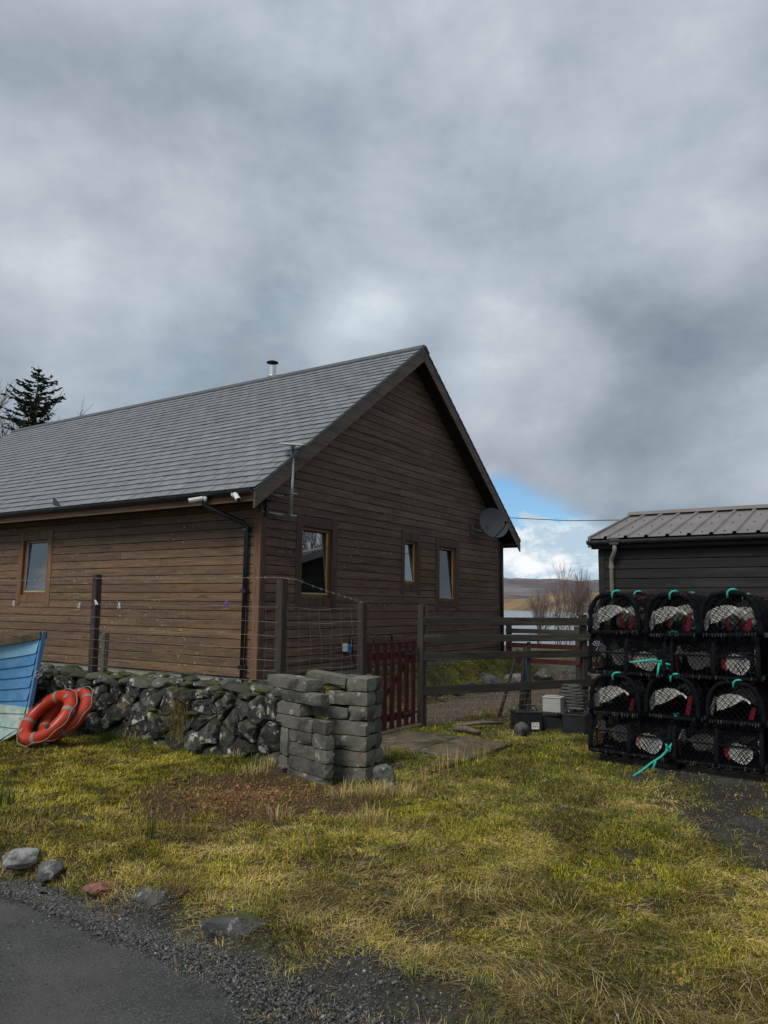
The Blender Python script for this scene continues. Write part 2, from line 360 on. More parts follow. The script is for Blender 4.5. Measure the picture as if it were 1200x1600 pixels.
MT['rock'] = mat('loose_rock', (.06, .062, .065), (.13, .13, .128), 9, .85, .02, 14, rand=.25, spots=(((.30, .29, .26), 18, .57, .63), ((.02, .02, .022), 7, .55, .7)), up=((.07, .08, .02), 6, .7, 1.0))
MT['pale_rock'] = mat('pale_rock', (.34, .33, .31), (.10, .10, .10), 11, .9, .02, 14, lo=.42, hi=.58)
MT['timber'] = wood('old_timber', (.12, .1, .075), (.2, .17, .13), 'x', .2, False, rough=.9)
def glass_mat(k1=1.5, k0=.15):
    m = bpy.data.materials.new('window_glass'); m.use_nodes = True; t = m.node_tree; n = t.nodes; l = t.links; n.clear()
    o = n.new('ShaderNodeOutputMaterial'); mx = n.new('ShaderNodeMixShader'); tr = n.new('ShaderNodeBsdfTransparent'); gl = n.new('ShaderNodeBsdfGlossy')
    gl.inputs['Roughness'].default_value = .01; gl.inputs['Color'].default_value = (.9, .93, .95, 1); tr.inputs['Color'].default_value = (.82, .85, .84, 1)
    fr = n.new('ShaderNodeFresnel'); fr.inputs[0].default_value = 1.5; ad = n.new('ShaderNodeMath'); ad.operation = 'MULTIPLY_ADD'
    l.new(fr.outputs[0], ad.inputs[0]); ad.inputs[1].default_value = k1; ad.inputs[2].default_value = k0
    l.new(ad.outputs[0], mx.inputs[0]); l.new(tr.outputs[0], mx.inputs[1]); l.new(gl.outputs[0], mx.inputs[2]); l.new(mx.outputs[0], o.inputs[0])
    return m
MT['glass'] = glass_mat(1.5, .24); MT['glass_clear'] = glass_mat(1.2, .06); MT['glass_coated'] = glass_mat(1.5, .42)

# ------------------------------------------------------------------ terrain
def hgt(x, y):
    a, b = toab(x, y)
    # terrace behind the stone wall and the bank up to the gable
    left = ss(a, -1.6, -1.45)*ss(b, -2.2, -1.6)*.45*(1-ss(a, -1.0, -.2)*(1-ss(b, -.5, 0)))
    ga = ss(b, -1.05, -.15)*ss(a, -1.0, .3)*.5
    t = np.maximum(left, ga)
    t = np.where((a > 7.9), np.maximum(.22*ss(b, -3.5, -.5)*ss(a, 3, 7), t*(1-ss(a, 8, 12))), t)
    z = t + .05*(fbm(x*.9+3, y*.9)-.5)
    lawn = (a < -1.7)
    z = z + np.where(lawn, (0.13*(fbm(x*1.9, y*1.9, 3)-.5)+.05*(fbm(x*6.5+4, y*6.5, 2)-.5))*ss(a, -4.8, -4.2), 0)
    e = -4.66+.26*(fbm(x*2.5, y*2.5+5, 3)-.5)
    z = np.where(a < e, z*.3, z) - .135*ss(-a, -e-.06, -e+.16)
    d = np.sqrt(x*x+y*y)
    z = z - 9.5*ss(y, 24, 120) + np.where(y < 60, .8*(fbm(x*.05, y*.05)-.5)*ss(d, 12, 40), 0)
    z = z + 9*ss(-y, 20, 140)*(.4+fbm(x*.01, y*.01))
    return z
def ground_color(x, y, a, b):
    n1 = fbm(x*1.3+2, y*1.3, 4); n2 = fbm(x*7, y*7, 3)
    moss = np.array([.20, .19, .016]); soil = np.array([.05, .036, .024]); straw = np.array([.17, .13, .06]); peat = np.array([.13, .066, .032])
    wet = np.array([.036, .028, .022]); grv = np.array([.085, .082, .078]); pinkg = np.array([.17, .125, .105])
    t = ss(n1+.3*(n2-.5), .35, .62)[..., None]
    c = moss*t + straw*.6*(1-t); c = c*(1-ss(n2, .5, .75)[..., None]*.5)*(.5+.5*ss(fbm(x*2.4+11, y*2.4+3, 4), .34, .62))[..., None]
    ex = (ss(-np.hypot((a+2.85)/.85, (b+2.55)/1.0)+1.1*(fbm(x*3.1, y*3.1, 4)-.5)+.5*(n1-.5), -1.1, -.75)*.9)[..., None]
    c = c*(1-ex)+(peat*(.5+.9*n2[..., None]))*ex
    dm = dirtmask(x, y, a, b, n1)[..., None]
    c = c*(1-dm)+(wet*(1-ss(n1, .45, .6)[..., None])+grv*1.1*ss(n1, .45, .6)[..., None])*dm
    gp = (ss(b, -2.05, -1.9)*ss(-b, .8, .98)*ss(a, -.8, -.2))[..., None]
    far = (ss(a, 2.5, 3.2)*ss(-b, 1.1, 1.5)*(b > -12)*(b < 0))[..., None]
    gp = np.maximum(gp, far*(b > -2.6)[..., None])
    c = c*(1-gp)+pinkg*(.6+.8*n2[..., None])*gp
    rd = ss(-a, 4.48+.2*n1, 4.72+.2*n1)[..., None]
    c = c*(1-rd)+grv*.8*(.5+n2[..., None])*rd
    y_ = np.asarray(y)[..., None]; f = ss(y_, 22, 40)
    return c*(1-f)+np.array([.11, .085, .035])*f
def dirtmask(x, y, a, b, n1):
    # wet bare ground in front of the creels, and under them
    edge = -.40 - (-(b)-5.05)*1.60
    m = ss(a-edge+.5*(n1-.5), -.25, .25)*ss(-b, 4.3, 4.8)
    m2 = ss(-b, 4.2, 4.6)*ss(a, -.1, .3)*ss(-a, -3, -2)
    return np.clip(m*(1-ss(a, 3, 4))*(1-.85*ss(fbm(x*2.3+7, y*2.3, 4), .50, .60)*.35), 0, 1)

def grid_mesh(name, P, col, material, kind='structure', smooth=True, wrap=False):
    nr, na, _ = P.shape; me = bpy.data.meshes.new(name)
    me.vertices.add(nr*na); me.vertices.foreach_set('co', P.reshape(-1).astype(np.float32))
    i = np.arange(nr-1)[:, None]*na; J = na if wrap else na-1; j = np.arange(J)[None, :]; j2 = (j+1) % na
    q = np.stack([i+j, i+j2, i+na+j2, i+na+j], -1).reshape(-1, 4)
    me.loops.add(q.size); me.loops.foreach_set('vertex_index', q.reshape(-1).astype(np.int32))
    me.polygons.add(len(q)); me.polygons.foreach_set('loop_start', (np.arange(len(q))*4).astype(np.int32)); me.polygons.foreach_set('loop_total', np.full(len(q), 4, np.int32))
    me.polygons.foreach_set('use_smooth', np.full(len(q), smooth))
    if col is not None:
        ca = me.color_attributes.new('Col', 'FLOAT_COLOR', 'POINT')
        ca.data.foreach_set('color', np.concatenate([col.reshape(-1, 3), np.ones((nr*na, 1))], 1).astype(np.float32).reshape(-1))
    me.materials.append(material); me.update(); me.validate()
    o = bpy.data.objects.new(name, me); COL.objects.link(o)
    if kind: o['kind'] = kind
    return o
ang = np.concatenate([np.linspace(-.62, .62, 440), np.linspace(.64, 2*PI-.64, 130)])
rad = np.concatenate([[0.02], np.geomspace(.8, 5, 90), np.geomspace(5.05, 22, 180), np.geomspace(22.5, 9000, 90)])
A, R = np.meshgrid(ang, rad); gx = R*np.sin(A); gy = R*np.cos(A); gz = hgt(gx, gy); aa, bb = toab(gx, gy)
MT['ground'] = mat('earth_and_moss', (1, 1, 1), (.5, .47, .42), 30, .9, .02, 70, attr='Col', world=True, spots=(((.035, .028, .016), 55, .50, .62), ((.30, .24, .12), 90, .60, .68)))
grid_mesh('ground', np.stack([gx, gy, gz], -1), ground_color(gx, gy, aa, bb), MT['ground'], wrap=True)

# road
ra = np.linspace(0, 1, 60); rb = np.concatenate([np.linspace(-60, -16, 30), np.linspace(-15.8, 6, 260), np.linspace(7, 60, 30)])
RA, RB = np.meshgrid(ra, rb)
edge = -4.97+.16*(fbm(RB*1.4, RB*0+3.3, 4)-.5)+.08*(fbm(RB*9, RB*0, 2)-.5) - .55*np.clip(-RB-4.55, 0, 3)
aR = edge-(RA**1.5)*6.5
xR = OX+aR*math.cos(TH)-RB*math.sin(TH); yR = OY+aR*math.sin(TH)+RB*math.cos(TH)
zR = -.135+.02*(1-np.exp(-(edge-aR)/.12))+.05*(1-np.exp(-(edge-aR)/1.2))+.008*(fbm(xR*3, yR*3)-.5)
grid_mesh('road', np.stack([xR, yR, zR], -1), None, MT['asphalt'])

# loch
wv = MB(); wv.add([(-3000, 70, -6), (3000, 70, -6), (3000, 6000, -6), (-3000, 6000, -6)], [(0, 1, 2, 3)]); wv.build('water', MT['water'], kind='structure')
# hills beyond the loch
hx = np.linspace(-.62, .75, 420); hr = np.concatenate([np.geomspace(450, 2600, 70), np.geomspace(2650, 6500, 50)])
HA, HR = np.meshgrid(hx, hr); X1 = HR*np.tan(HA); Y1 = HR
shore = 1650-5200*np.clip(HA-.18, -.2, .2) + 160*(fbm(HA*30, HA*0+2)-.5)
up = np.clip((Y1-shore), -200, 1e9)
n_ = fbm(X1*.0022+4, Y1*.0022, 6); n3 = fbm(X1*.012, Y1*.012, 4)
near = 48*(1-np.exp(-np.clip(up, 0, None)/380))*(.45+1.0*n_)
farh = 125*ss(Y1, 2500, 4200)*(.35+1.15*fbm(X1*.0021+9, Y1*.0008+1, 5))
Z1 = -6.6+np.where(up > 0, near+farh+3*n3*np.clip(up/100, 0, 1), up*.05)
ridge_hazec = np.array([.17, .145, .15]); moor = np.array([.33, .21, .10]); heath = np.array([.10, .06, .05]); grn = np.array([.13, .12, .05])
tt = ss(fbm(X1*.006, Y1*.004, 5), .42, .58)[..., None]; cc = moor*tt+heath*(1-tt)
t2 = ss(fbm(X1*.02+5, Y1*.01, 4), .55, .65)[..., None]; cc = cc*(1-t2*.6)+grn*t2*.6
ff = ss(Y1, 1900, 3000)[..., None]; cc = cc*(1-ff)+ridge_hazec*(.8+.5*tt)*ff  # far ridges pale to purple-grey with distance: haze put into the hill colour
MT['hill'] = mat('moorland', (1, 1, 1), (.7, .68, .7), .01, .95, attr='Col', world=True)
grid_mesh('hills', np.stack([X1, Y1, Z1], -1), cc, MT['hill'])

# ------------------------------------------------------------------ house
house = empty('timber_house', (OX, OY, 0), TH, label='long single-storey house clad in dark brown timber boards with a grey slate gable roof', cat='house')
W = 7.898; LEN = 12.7; SID = .60; EAVE = 3.1245; RIDGE = 6.39; OV = .456; OH = .316; SL = (RIDGE-EAVE)/(W/2+OV)
PIT = math.atan(SL)
def zroof(a): return EAVE+SL*(min(a, W-a)+OV)
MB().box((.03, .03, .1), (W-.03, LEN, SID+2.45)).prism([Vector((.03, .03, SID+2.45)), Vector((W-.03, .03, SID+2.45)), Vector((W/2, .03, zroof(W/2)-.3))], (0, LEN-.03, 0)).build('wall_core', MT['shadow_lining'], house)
MB().box((.012, .012, .1), (W-.012, LEN+.02, SID-.012)).build('plinth', MT['plinth'], house)
PB = .129
wins_g = [(.7404, 1.7378, 1.58, 2.93), (3.663, 4.339, 1.86, 2.945), (4.9211, 5.8908, 1.58, 2.93)]
wins_l = [(4.781, 5.79, 1.59, 2.85), (9.6, 10.7, 1.59, 2.85)]
def rows_gable():
    k = 0; z = SID; off = (zroof(0)-.17)
    while True:
        z1 = z+PB-.0028
        def lim(zz_): return .09 if zz_ < 3.05 else max(.09, (zz_+.20-EAVE)/SL-OV)
        l0, l1 = lim(z), lim(z1)
        if l1 > W/2-.05: break
        segs = [(l0, l1, W-l0, W-l1)]
        for (wa, wb, wz0, wz1) in wins_g:
            tw_ = .135 if wb-wa > .8 else .11; wa, wb, wz0, wz1 = wa+tw_-.03, wb-tw_+.03, wz0+.13, wz1-.17
            if z1 > wz0 and z < wz1:
                ns = []
                for (p, p1, q, q1) in segs:
                    if wa > p and wb < q: ns += [(p, p1, wa-.004, wa-.004), (wb+.004, wb+.004, q, q1)]
                    else: ns.append((p, p1, q, q1))
                segs = ns
        # butt joints
        out = []
        for (p, p1, q, q1) in segs:
            if q-p > 3.6:
                j = p+(q-p)*random.uniform(.3, .7); out += [(p, p1, j-.002, j-.002), (j+.002, j+.002, q, q1)]
            else: out.append((p, p1, q, q1))
        for (p, p1, q, q1) in out:
            t = random.uniform(.019, .0225); e = .006
            mb = MB()
            # shiplap: face leans out a little towards its lower edge, top edge rebated
            vs = [(p, .028, z), (q, .028, z), (q1, .028, z1), (p1, .028, z1),
                  (p, -t+.028-.03, z+.004), (q, -t+.028-.03, z+.004), (q, -t+.028-.03-.001, z+e+.004), (p, -t+.028-.03-.001, z+e+.004),
                  (p1, -t+.028-.0285, z1-.0035), (q1, -t+.028-.0285, z1-.0035), (q1, .01, z1), (p1, .01, z1)]
            fs = [(0, 1, 5, 4), (4, 5, 6, 7), (7, 6, 9, 8), (8, 9, 10, 11), (11, 10, 2, 3), (3, 2, 1, 0), (0, 4, 7, 8, 11, 3), (1, 2, 10, 9, 6, 5)]
            mb.add(vs, fs); mb.build('board', MT['board_gable'], house)
        z += PB; k += 1
rows_gable()
def rows_long():
    z = SID; joints = [3.3, 7.4, 10.9]
    while z < 3.05:
        z1 = min(z+PB-.0028, 3.06)
        segs = [(.0, LEN)]
        for (wa, wb, wz0, wz1) in wins_l:
            tw_ = .135; wa, wb, wz0, wz1 = wa+tw_-.03, wb-tw_+.03, wz0+.13, wz1-.17
            if z1 > wz0 and z < wz1:
                segs = [s_ for p, q in segs for s_ in ([(p, wa-.004), (wb+.004, q)] if wa > p and wb < q else [(p, q)])]
        out = []
        for p, q in segs:
            cur = p+.095 if p == 0 else p; js = sorted(j+random.uniform(-1.2, 1.2) for j in joints)
            for j in js:
                if cur+.5 < j < q-.5: out.append((cur, j-.002)); cur = j+.002
            out.append((cur, q))
        for p, q in out:
            t = random.uniform(.019, .0225)-.028+.03
            vs = [(.028, p, z), (.028, q, z), (.028, q, z1), (.028, p, z1), (-t, p, z+.004), (-t, q, z+.004), (-t-.001, q, z+.010), (-t-.001, p, z+.010),
                  (-t+.0015, p, z1-.0035), (-t+.0015, q, z1-.0035), (.01, q, z1), (.01, p, z1)]
            fs = [(0, 1, 5, 4), (4, 5, 6, 7), (7, 6, 9, 8), (8, 9, 10, 11), (11, 10, 2, 3), (3, 2, 1, 0), (0, 4, 7, 8, 11, 3), (1, 2, 10, 9, 6, 5)]
            MB().add(vs, fs); mb = MB(); mb.add(vs, fs); mb.build('board', MT['board_long'], house)
        z += PB
rows_long()
MB().box((-.032, -.032, SID-.02), (-.0, .092, 3.06), bev=.004).build('corner_board', MT['corner'], house)
MB().box((0.0015, -.034, SID-.018), (.088, -.002, 3.12), bev=.004).build('corner_board', MT['trim_gable'], house)
MB().box((W-.09, -.034, SID-.05), (W+.03, .0, 3.06), bev=.004).build('corner_board', MT['trim_gable'], house)

def window(plane, u0, u1, z0, z1, fm):
    # local (u, d, z) : d outward
    if plane == 'g': T = lambda u, d, z: (u, -d, z)
    else: T = lambda u, d, z: (-d, u, z)
    def bx(mb, lo, hi, bev=.003):
        p = T(*lo); q = T(*hi); l_ = tuple(min(x, y) for x, y in zip(p, q)); h_ = tuple(max(x, y) for x, y in zip(p, q)); mb.box(l_, h_, bev=bev)
    tw = .135 if u1-u0 > .8 else .11
    m = MB(); iu0, iu1, iz0, iz1 = u0+tw, u1-tw, z0+.13, z1-.17
    fw = .05
    for lo, hi in (((iu0, -.07, iz0), (iu0+fw, -.015, iz1)), ((iu1-fw, -.07, iz0), (iu1, -.015, iz1)), ((iu0+fw, -.07, iz1-fw), (iu1-fw, -.016, iz1)), ((iu0+fw, -.07, iz0), (iu1-fw, -.012, iz0+fw*.8))): bx(m, lo, hi)
    f = m.build('window', MT['frame'], house)
    # reveals
    m = MB()
    for lo, hi in (((iu0-.02, -.1, iz0-.02), (iu0-.001, .0, iz1+.02)), ((iu1+.001, -.1, iz0-.02), (iu1+.02, .0, iz1+.02)), ((iu0, -.1, iz1+.001), (iu1, .0, iz1+.02)), ((iu0, -.1, iz0-.02), (iu1, .002, iz0-.001))): bx(m, lo, hi, 0)
    m.build('reveal', MT['frame'], f)
    tm = MT['trim_gable'] if plane == 'g' else MT['frame']
    if plane != 'g': tm = MT['corner']
    for lo, hi in (((u0, -.0, z0-.05), (u0+tw, .034, z1)), ((u1-tw, -.0, z0-.05), (u1, .034, z1)), ((u0+tw+.001, -.0, iz1), (u1-tw-.001, .029, z1-.02)), ((u0+tw+.001, -.0, z0+.0), (u1-tw-.001, .029, iz0-.002))):
        m = MB(); bx(m, lo, hi); m.build('trim_board', tm, f)
    m = MB(); bx(m, (iu0+fw+.0, -.045, iz0+fw*.8), (iu1-fw, -.005, iz0+fw*.8+.028)); m.build('glazing_bead', MT['bead'], f)
    m = MB(); bx(m, (iu1-fw-.014, -.045, iz0+fw*.8+.03), (iu1-fw-.001, -.018, iz1-fw)) if plane == 'g' else bx(m, (iu1-fw-.014, -.045, iz0+fw*.8+.03), (iu1-fw-.001, -.018, iz1-fw)); m.build('glazing_bead', MT['bead'] if plane == 'g' else MT['steel'], f)
    m = MB(); pz = [T(u_, d_, z_) for (z_, d_) in ((iz0+.02, -.022), (iz1-fw+.005, -.078 if plane == 'g' else -.05)) for u_ in (iu0+fw-.004, iu1-fw+.004)]
    m.prism([Vector(pz[0]), Vector(pz[1]), Vector(pz[3]), Vector(pz[2])], Vector(T(0, -.004, 0))); m.build('pane', MT['glass_coated'] if plane == 'g' and u0 < 1 else MT['glass_clear'] if plane == 'l' or u0 > 4.5 else MT['glass'], f)
    # room box behind and curtain
    m = MB(); rp = [T(u, d, z) for u in (iu0-.3, iu1+.3) for d in (-.45, -.1) for z in (iz0-.3, iz1+.3)]
    cu0 = iu0+fw; cu1 = iu1-fw; span = cu1-cu0
    rng2 = ((.35, .98),) if u1-u0 > .8 and plane == 'g' and u0 < 2 else ((.0, .55),) if plane == 'g' and u0 > 4.5 else ((.15, .9),) if plane == 'l' else ()
    for s0, s1 in rng2:
        m = MB(); n = 44; vs = []
        for i in range(n+1):
            u = cu0+span*(s0+(s1-s0)*i/n); d = -.115-.016*math.sin(i*.95)-.008*math.sin(i*.41)
            vs += [T(u, d, iz0), T(u, d, iz1)]
        m.add(vs, [(2*i, 2*i+2, 2*i+3, 2*i+1) for i in range(n)]); m.build('curtain', MT['curtain'], f, smooth=True)
    return (iu0, iu1, iz0, iz1)
# openings cut into the wall core: a recessed dark box behind every window
core = [o for o in house.children if o.name.startswith('wall_core')] if False else [bpy.data.objects['wall_core']]
def cut(lo, hi):
    c = MB().box(lo, hi).build('cutter', MT['room']); md = core[0].modifiers.new('b', 'BOOLEAN'); md.object = c; md.solver = 'EXACT'
    dg = bpy.context.evaluated_depsgraph_get(); 
    c.parent = house; bpy.context.view_layer.update(); dg.update()
    ev = core[0].evaluated_get(dg); me = bpy.data.meshes.new_from_object(ev); core[0].modifiers.clear(); core[0].data = me
    bpy.data.objects.remove(c)
for (u0, u1, z0, z1) in wins_g:
    iu0, iu1, iz0, iz1 = window('g', u0, u1, z0, z1, None); cut((iu0-.001, -.2, iz0-.001), (iu1+.001, 1.2, iz1+.001))
for (u0, u1, z0, z1) in wins_l:
    iu0, iu1, iz0, iz1 = window('l', u0, u1, z0, z1, None); cut((-.2, iu0-.001, iz0-.001), (1.2, iu1+.001, iz1+.001))

# roof: deck, soffits, slates, ridge, barge boards, fascia, gutter
def RP(a, b, d=0.0, side=0):   # point on the roof plane; d = height square to it; side 0 near slope
    n = Vector((-math.sin(PIT), 0, math.cos(PIT)))
    if side == 0: p = Vector((a, b, EAVE+SL*(a+OV)))
    else: p = Vector((W-a, b, EAVE+SL*(a+OV))); n.x = -n.x
    return p+n*d
for side in (0, 1):
    m = MB(); e0, e1 = -OV, W/2; b0, b1 = -OH+.03, LEN+OH
    p = [RP(e0, b0, -.02, side), RP(e1, b0, -.02, side), RP(e1, b0, -.13, side), RP(e0, b0, -.13, side)]
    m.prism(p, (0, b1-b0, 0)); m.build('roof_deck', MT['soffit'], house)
    # eaves soffit
    lo = (-OV+.02, .0, 3.0) if side == 0 else (W, 0, 3.0); hi = (0.0, LEN, 3.012) if side == 0 else (W+OV-.02, LEN, 3.012)
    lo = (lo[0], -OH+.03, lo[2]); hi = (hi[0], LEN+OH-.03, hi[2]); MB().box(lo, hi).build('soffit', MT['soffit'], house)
    # fascia
    x = -OV-.001 if side == 0 else W+OV-.022
    MB().box((x, -OH+.026, 2.955), (x+.023, LEN+OH, 3.12), bev=.003).build('fascia', MT['fascia'], house)
    # barge boards
    for (b_, mt_) in ((-OH, MT['barge']), (LEN+OH, MT['barge'])):
        m = MB(); D = .205
        pts = [RP(-OV-.03, b_, -.012, side), RP(W/2-.001, b_, -.012, side), RP(W/2-.001, b_, -.012, side)+Vector((0, 0, -D/math.cos(PIT))), RP(-OV-.03, b_, -.012, side)+Vector((0, 0, -D/math.cos(PIT)*.93))]
        m.prism(pts, (0, .024, 0)); m.build('barge_board', mt_, house)
    m = MB(); m.prism([RP(-OV-.035, -OH-.012, -.012, side), RP(W/2, -OH-.012, -.012, side), RP(W/2, -OH-.012, .006, side), RP(-OV-.035, -OH-.012, .006, side)], (0, .05, 0)); m.build('verge_trim', MT['ridge'], house)
# sloping soffit under the gable overhang is the roof deck; gutter
def gutter(name, x, y0, y1, z, r, mt_, parent, sgn=-1):
    m = MB(); n = 10; vs = []
    for y in (y0, y1):
        for k in range(n+1):
            a = PI+PI*k/n; vs.append((x+r*math.cos(a), y, z+r*math.sin(a)))
        for k in range(n, -1, -1):
            a = PI+PI*k/n; vs.append((x+(r-.004)*math.cos(a), y, z+(r-.004)*math.sin(a)))
    k = 2*(n+1); fs = [(i, (i+1) % k, k+(i+1) % k, k+i) for i in range(k)]
    m.add(vs, fs)
    for y in (y0, y1):
        vs = [(x+r*math.cos(PI+PI*q/n), y, z+r*math.sin(PI+PI*q/n)) for q in range(n+1)]; m.add(vs, [tuple(range(n+1))])
    g = m.build(name, mt_, parent, smooth=False)
    y = y0+.45
    while y < y1:
        b = MB(); pts = [(x+(r+.006)*math.cos(PI+PI*q/n), y, z+(r+.006)*math.sin(PI+PI*q/n)) for q in range(n+1)]
        vs = [(p_[0], p_[1]-.018, p_[2]) for p_ in pts]+[(p_[0], p_[1]+.018, p_[2]) for p_ in pts]
        b.add(vs, [(i, i+1, n+2+i, n+1+i) for i in range(n)]); b.build('gutter_bracket', mt_, g); y += .95
    return g
gutter('gutter', -OV-.062, -OH+.02, LEN+OH, 3.105, .058, MT['gutter'], house)
EXP = .1892; NC = 29; SW = .285
pos = []
for c in range(NC):
    a_ = -OV-.02+c*EXP*math.cos(PIT); offs = (c % 2)*SW/2+random.uniform(-.01, .01)
    b_ = -OH-.01; first = True
    while b_ < LEN+OH-.02:
        w_ = SW-offs if first and offs > .05 else SW; first = False
        w_ = min(w_, LEN+OH-b_)
        pos.append((a_, b_, w_)); b_ += w_
def slate_box(mb, a0, b0, w_, side, tw=0.0, lift=0.0):
    T_ = .010; L_ = EXP*1.9; a1 = a0+min(L_*math.cos(PIT), W/2-.005-a0)
    g_ = .0065
    q = [RP(a0, b0+g_, 0.026+lift, side), RP(a0, b0+w_-g_, .026+lift+tw, side), RP(a1, b0+w_-g_, .000, side), RP(a1, b0+g_, .0, side)]
    n = (RP(0, 0, 1, side)-RP(0, 0, 0, side))*T_
    mb.prism(q, n)
pos.sort(key=lambda t: (G(t[0], t[1]).x**2+G(t[0], t[1]).y**2))
full = [p_ for p_ in pos if p_[2] > SW-.01]
near300 = full[:300]; ns = set(near300); far = [p_ for p_ in pos if p_ not in ns]
proto = []
for k in range(4):
    mb = MB(); tmp = MB(); slate_box(tmp, 0, 0, SW, 0, random.uniform(-.002, .003), random.uniform(0, .004))
    base = RP(0, 0, 0, 0); tmp.v = [(x-base.x, y-base.y, z-base.z) for x, y, z in tmp.v]; proto.append(tmp.mesh('slate', MT['slate']))
for (a_, b_, w_) in near300:
    # top course slates stop at the ridge, hidden under the ridge tiles
    inst('slate', random.choice(proto), house, RP(a_, b_, 0, 0)) if a_+EXP*1.9*math.cos(PIT) < W/2 else far.append((a_, b_, w_))
mb = MB()
for (a_, b_, w_) in far: slate_box(mb, a_, b_, w_, 0, random.uniform(-.002, .003), random.uniform(0, .004))
for (a_, b_, w_) in pos: slate_box(mb, a_, b_, w_, 1)
mb.build('slates', MT['slate_stuff'], house, kind='stuff')
b_ = -OH-.015
while b_ < LEN+OH:
    m = MB(); e = min(.45, LEN+OH-b_)
    for side in (0, 1):
        q = [RP(W/2-.15, b_, .03, side), RP(W/2, b_, .03, side), RP(W/2, b_, .048, side), RP(W/2-.15, b_, .044, side)]
        m.prism(q, (0, e-.006, 0))
    m.build('ridge_tile', MT['ridge'], house); b_ += .45
# lifted scrap of slate sticking out of the gutter line
m = MB(); q = [RP(-OV+.0, 3.95, .03), RP(-OV+.02, 4.15, .05), RP(-OV+.14, 4.28, .12), RP(-OV+.05, 4.05, .09)]
m.prism(q, (-.02, 0, .015)); m.build('loose_slate', MT['black_metal'], house)
# flue
fl = MB(); fl.lathe([(.085, 6.0), (.085, 6.72)], 18, c=(4.08, 3.56, 0)); fo = fl.build('flue', MT['flue'], house, smooth=False)
MB().lathe([(.03, 6.72), (.04, 6.765), (.13, 6.785), (.13, 6.80), (.06, 6.83), (.005, 6.84)], 18, c=(4.08, 3.56, 0)).build('flue_cowl', MT['black_metal'], fo)
MB().lathe([(.104, 6.45), (.108, 6.46), (.108, 6.49), (.104, 6.50)], 18, c=(4.08, 3.56, 0)).build('flue_band', MT['steel'], fo)
# downpipe with swan neck
m = MB(); r_ = .034
m.tube([(-OV-.06, .60, 3.05), (-OV-.06, .60, 2.985), (-OV-.04, .575, 2.93), (-.11, .22, 2.72), (-.078, .19, 2.66), (-.078, .187, .45)], r_, 10)
dp = m.build('downpipe', MT['gutter'], house, smooth=True)
for z_ in (.72, 1.75, 2.6): MB().box((-.125, .142, z_), (-.024, .232, z_+.05), bev=.004).build('pipe_clip', MT['gutter'], dp)
# corner downpipe at the far end of the gable
MB().tube([(W+.0, -.07, 3.02), (W+.0, -.07, SID-.1)], .033, 8).build('downpipe', MT['gutter'], house, smooth=True)
# plinth vent
MB().box((-.004, 1.24, .50), (.013, 1.46, .575)).build('vent_grille', MT['black_metal'], house)

# satellite dish
ds = empty('satellite_dish', G(6.45, -.03, 3.22), TH, label='dark grey oval satellite dish on the gable wall under the far eave', cat='satellite dish')
MB().box((-.06, -.03, -.12), (.06, -.002, .14), bev=.004).build('wall_bracket', MT['dish'], ds)
MB().tube([(0, -.03, .0), (.05, -.2, -.06), (.22, -.26, -.02), (.22, -.26, .1)], .018, 8).build('arm', MT['dish'], ds)
m = MB(); vs = [(0, 0, 0)]; n = 32
for rr in (.25, .5, .75, .93, 1.0):
    for k in range(n):
        t = 2*PI*k/n; vs.append((.37*rr*math.cos(t), -.075*rr*rr, .33*rr*math.sin(t)))
fs = [(0, 1+k, 1+(k+1) % n) for k in range(n)]+[(1+i*n+k, 1+i*n+(k+1) % n, 1+(i+1)*n+(k+1) % n, 1+(i+1)*n+k) for i in range(4) for k in range(n)]
m.add(vs, fs); m.add([(x, y+.012, z) for x, y, z in vs], [tuple(reversed(f)) for f in fs])
o = m.build('reflector', MT['dish'], ds, smooth=True); o.location = (.38, -.30, .14); o.rotation_euler = (math.radians(-10), 0, math.radians(-30))
bm_ = MB().tube([(0, -.06, -.31), (.05, -.34, -.16), (.06, -.4, -.08)], .011, 6)
a_ = bm_.build('feed_arm', MT['black_metal'], ds); a_.location = o.location; a_.rotation_euler = o.rotation_euler
l_ = MB().lathe([(.02, -.05), (.032, -.04), (.032, .03), (.018, .05)], 10, c=(.06, -.41, -.07), axis='y').build('receiver', MT['black_metal'], ds); l_.location = o.location; l_.rotation_euler = o.rotation_euler

# flat internet antenna on galvanised pole
an = empty('internet_antenna', G(.28, -.30, 2.8), TH, label='flat satellite internet panel on a galvanised pole bracketed to the near gable corner', cat='antenna')
MB().tube([(0, 0, 0), (0, 0, 1.0)], .026, 10).build('pole', MT['steel'], an, smooth=True)
pn = MB().box((-.17, -.20, -.012), (.17, .20, .016), bev=.01).build('panel', MT['steel'], an); pn.location = (-.0, 0, 1.05); pn.rotation_euler = (math.radians(13), math.radians(3), -TH)
MB().tube([(0, 0, .98), (0, 0, 1.045)], [.03, .045], 10).build('panel_mount', MT['steel'], an)
for z_ in (.06, .33):
    MB().tube([(-.0, 0, z_), (-.0, .14, z_-.01), (-.20, .272, z_+.02)], .011, 6).tube([(-.3, .268, z_+.02), (0.04, .268, z_+.0)], .012, 6).build('wall_bracket', MT['steel'], an)
MB().box((-.25, .235, .02), (-.19, .264, .42), bev=.003).build('mounting_plate', MT['black_metal'], an)
for z_ in (.03, .34): MB().tube([(-.03, -.03, z_), (.09, -.03, z_+.01)], .009, 6).build('clamp_bolt', MT['steel'], an)

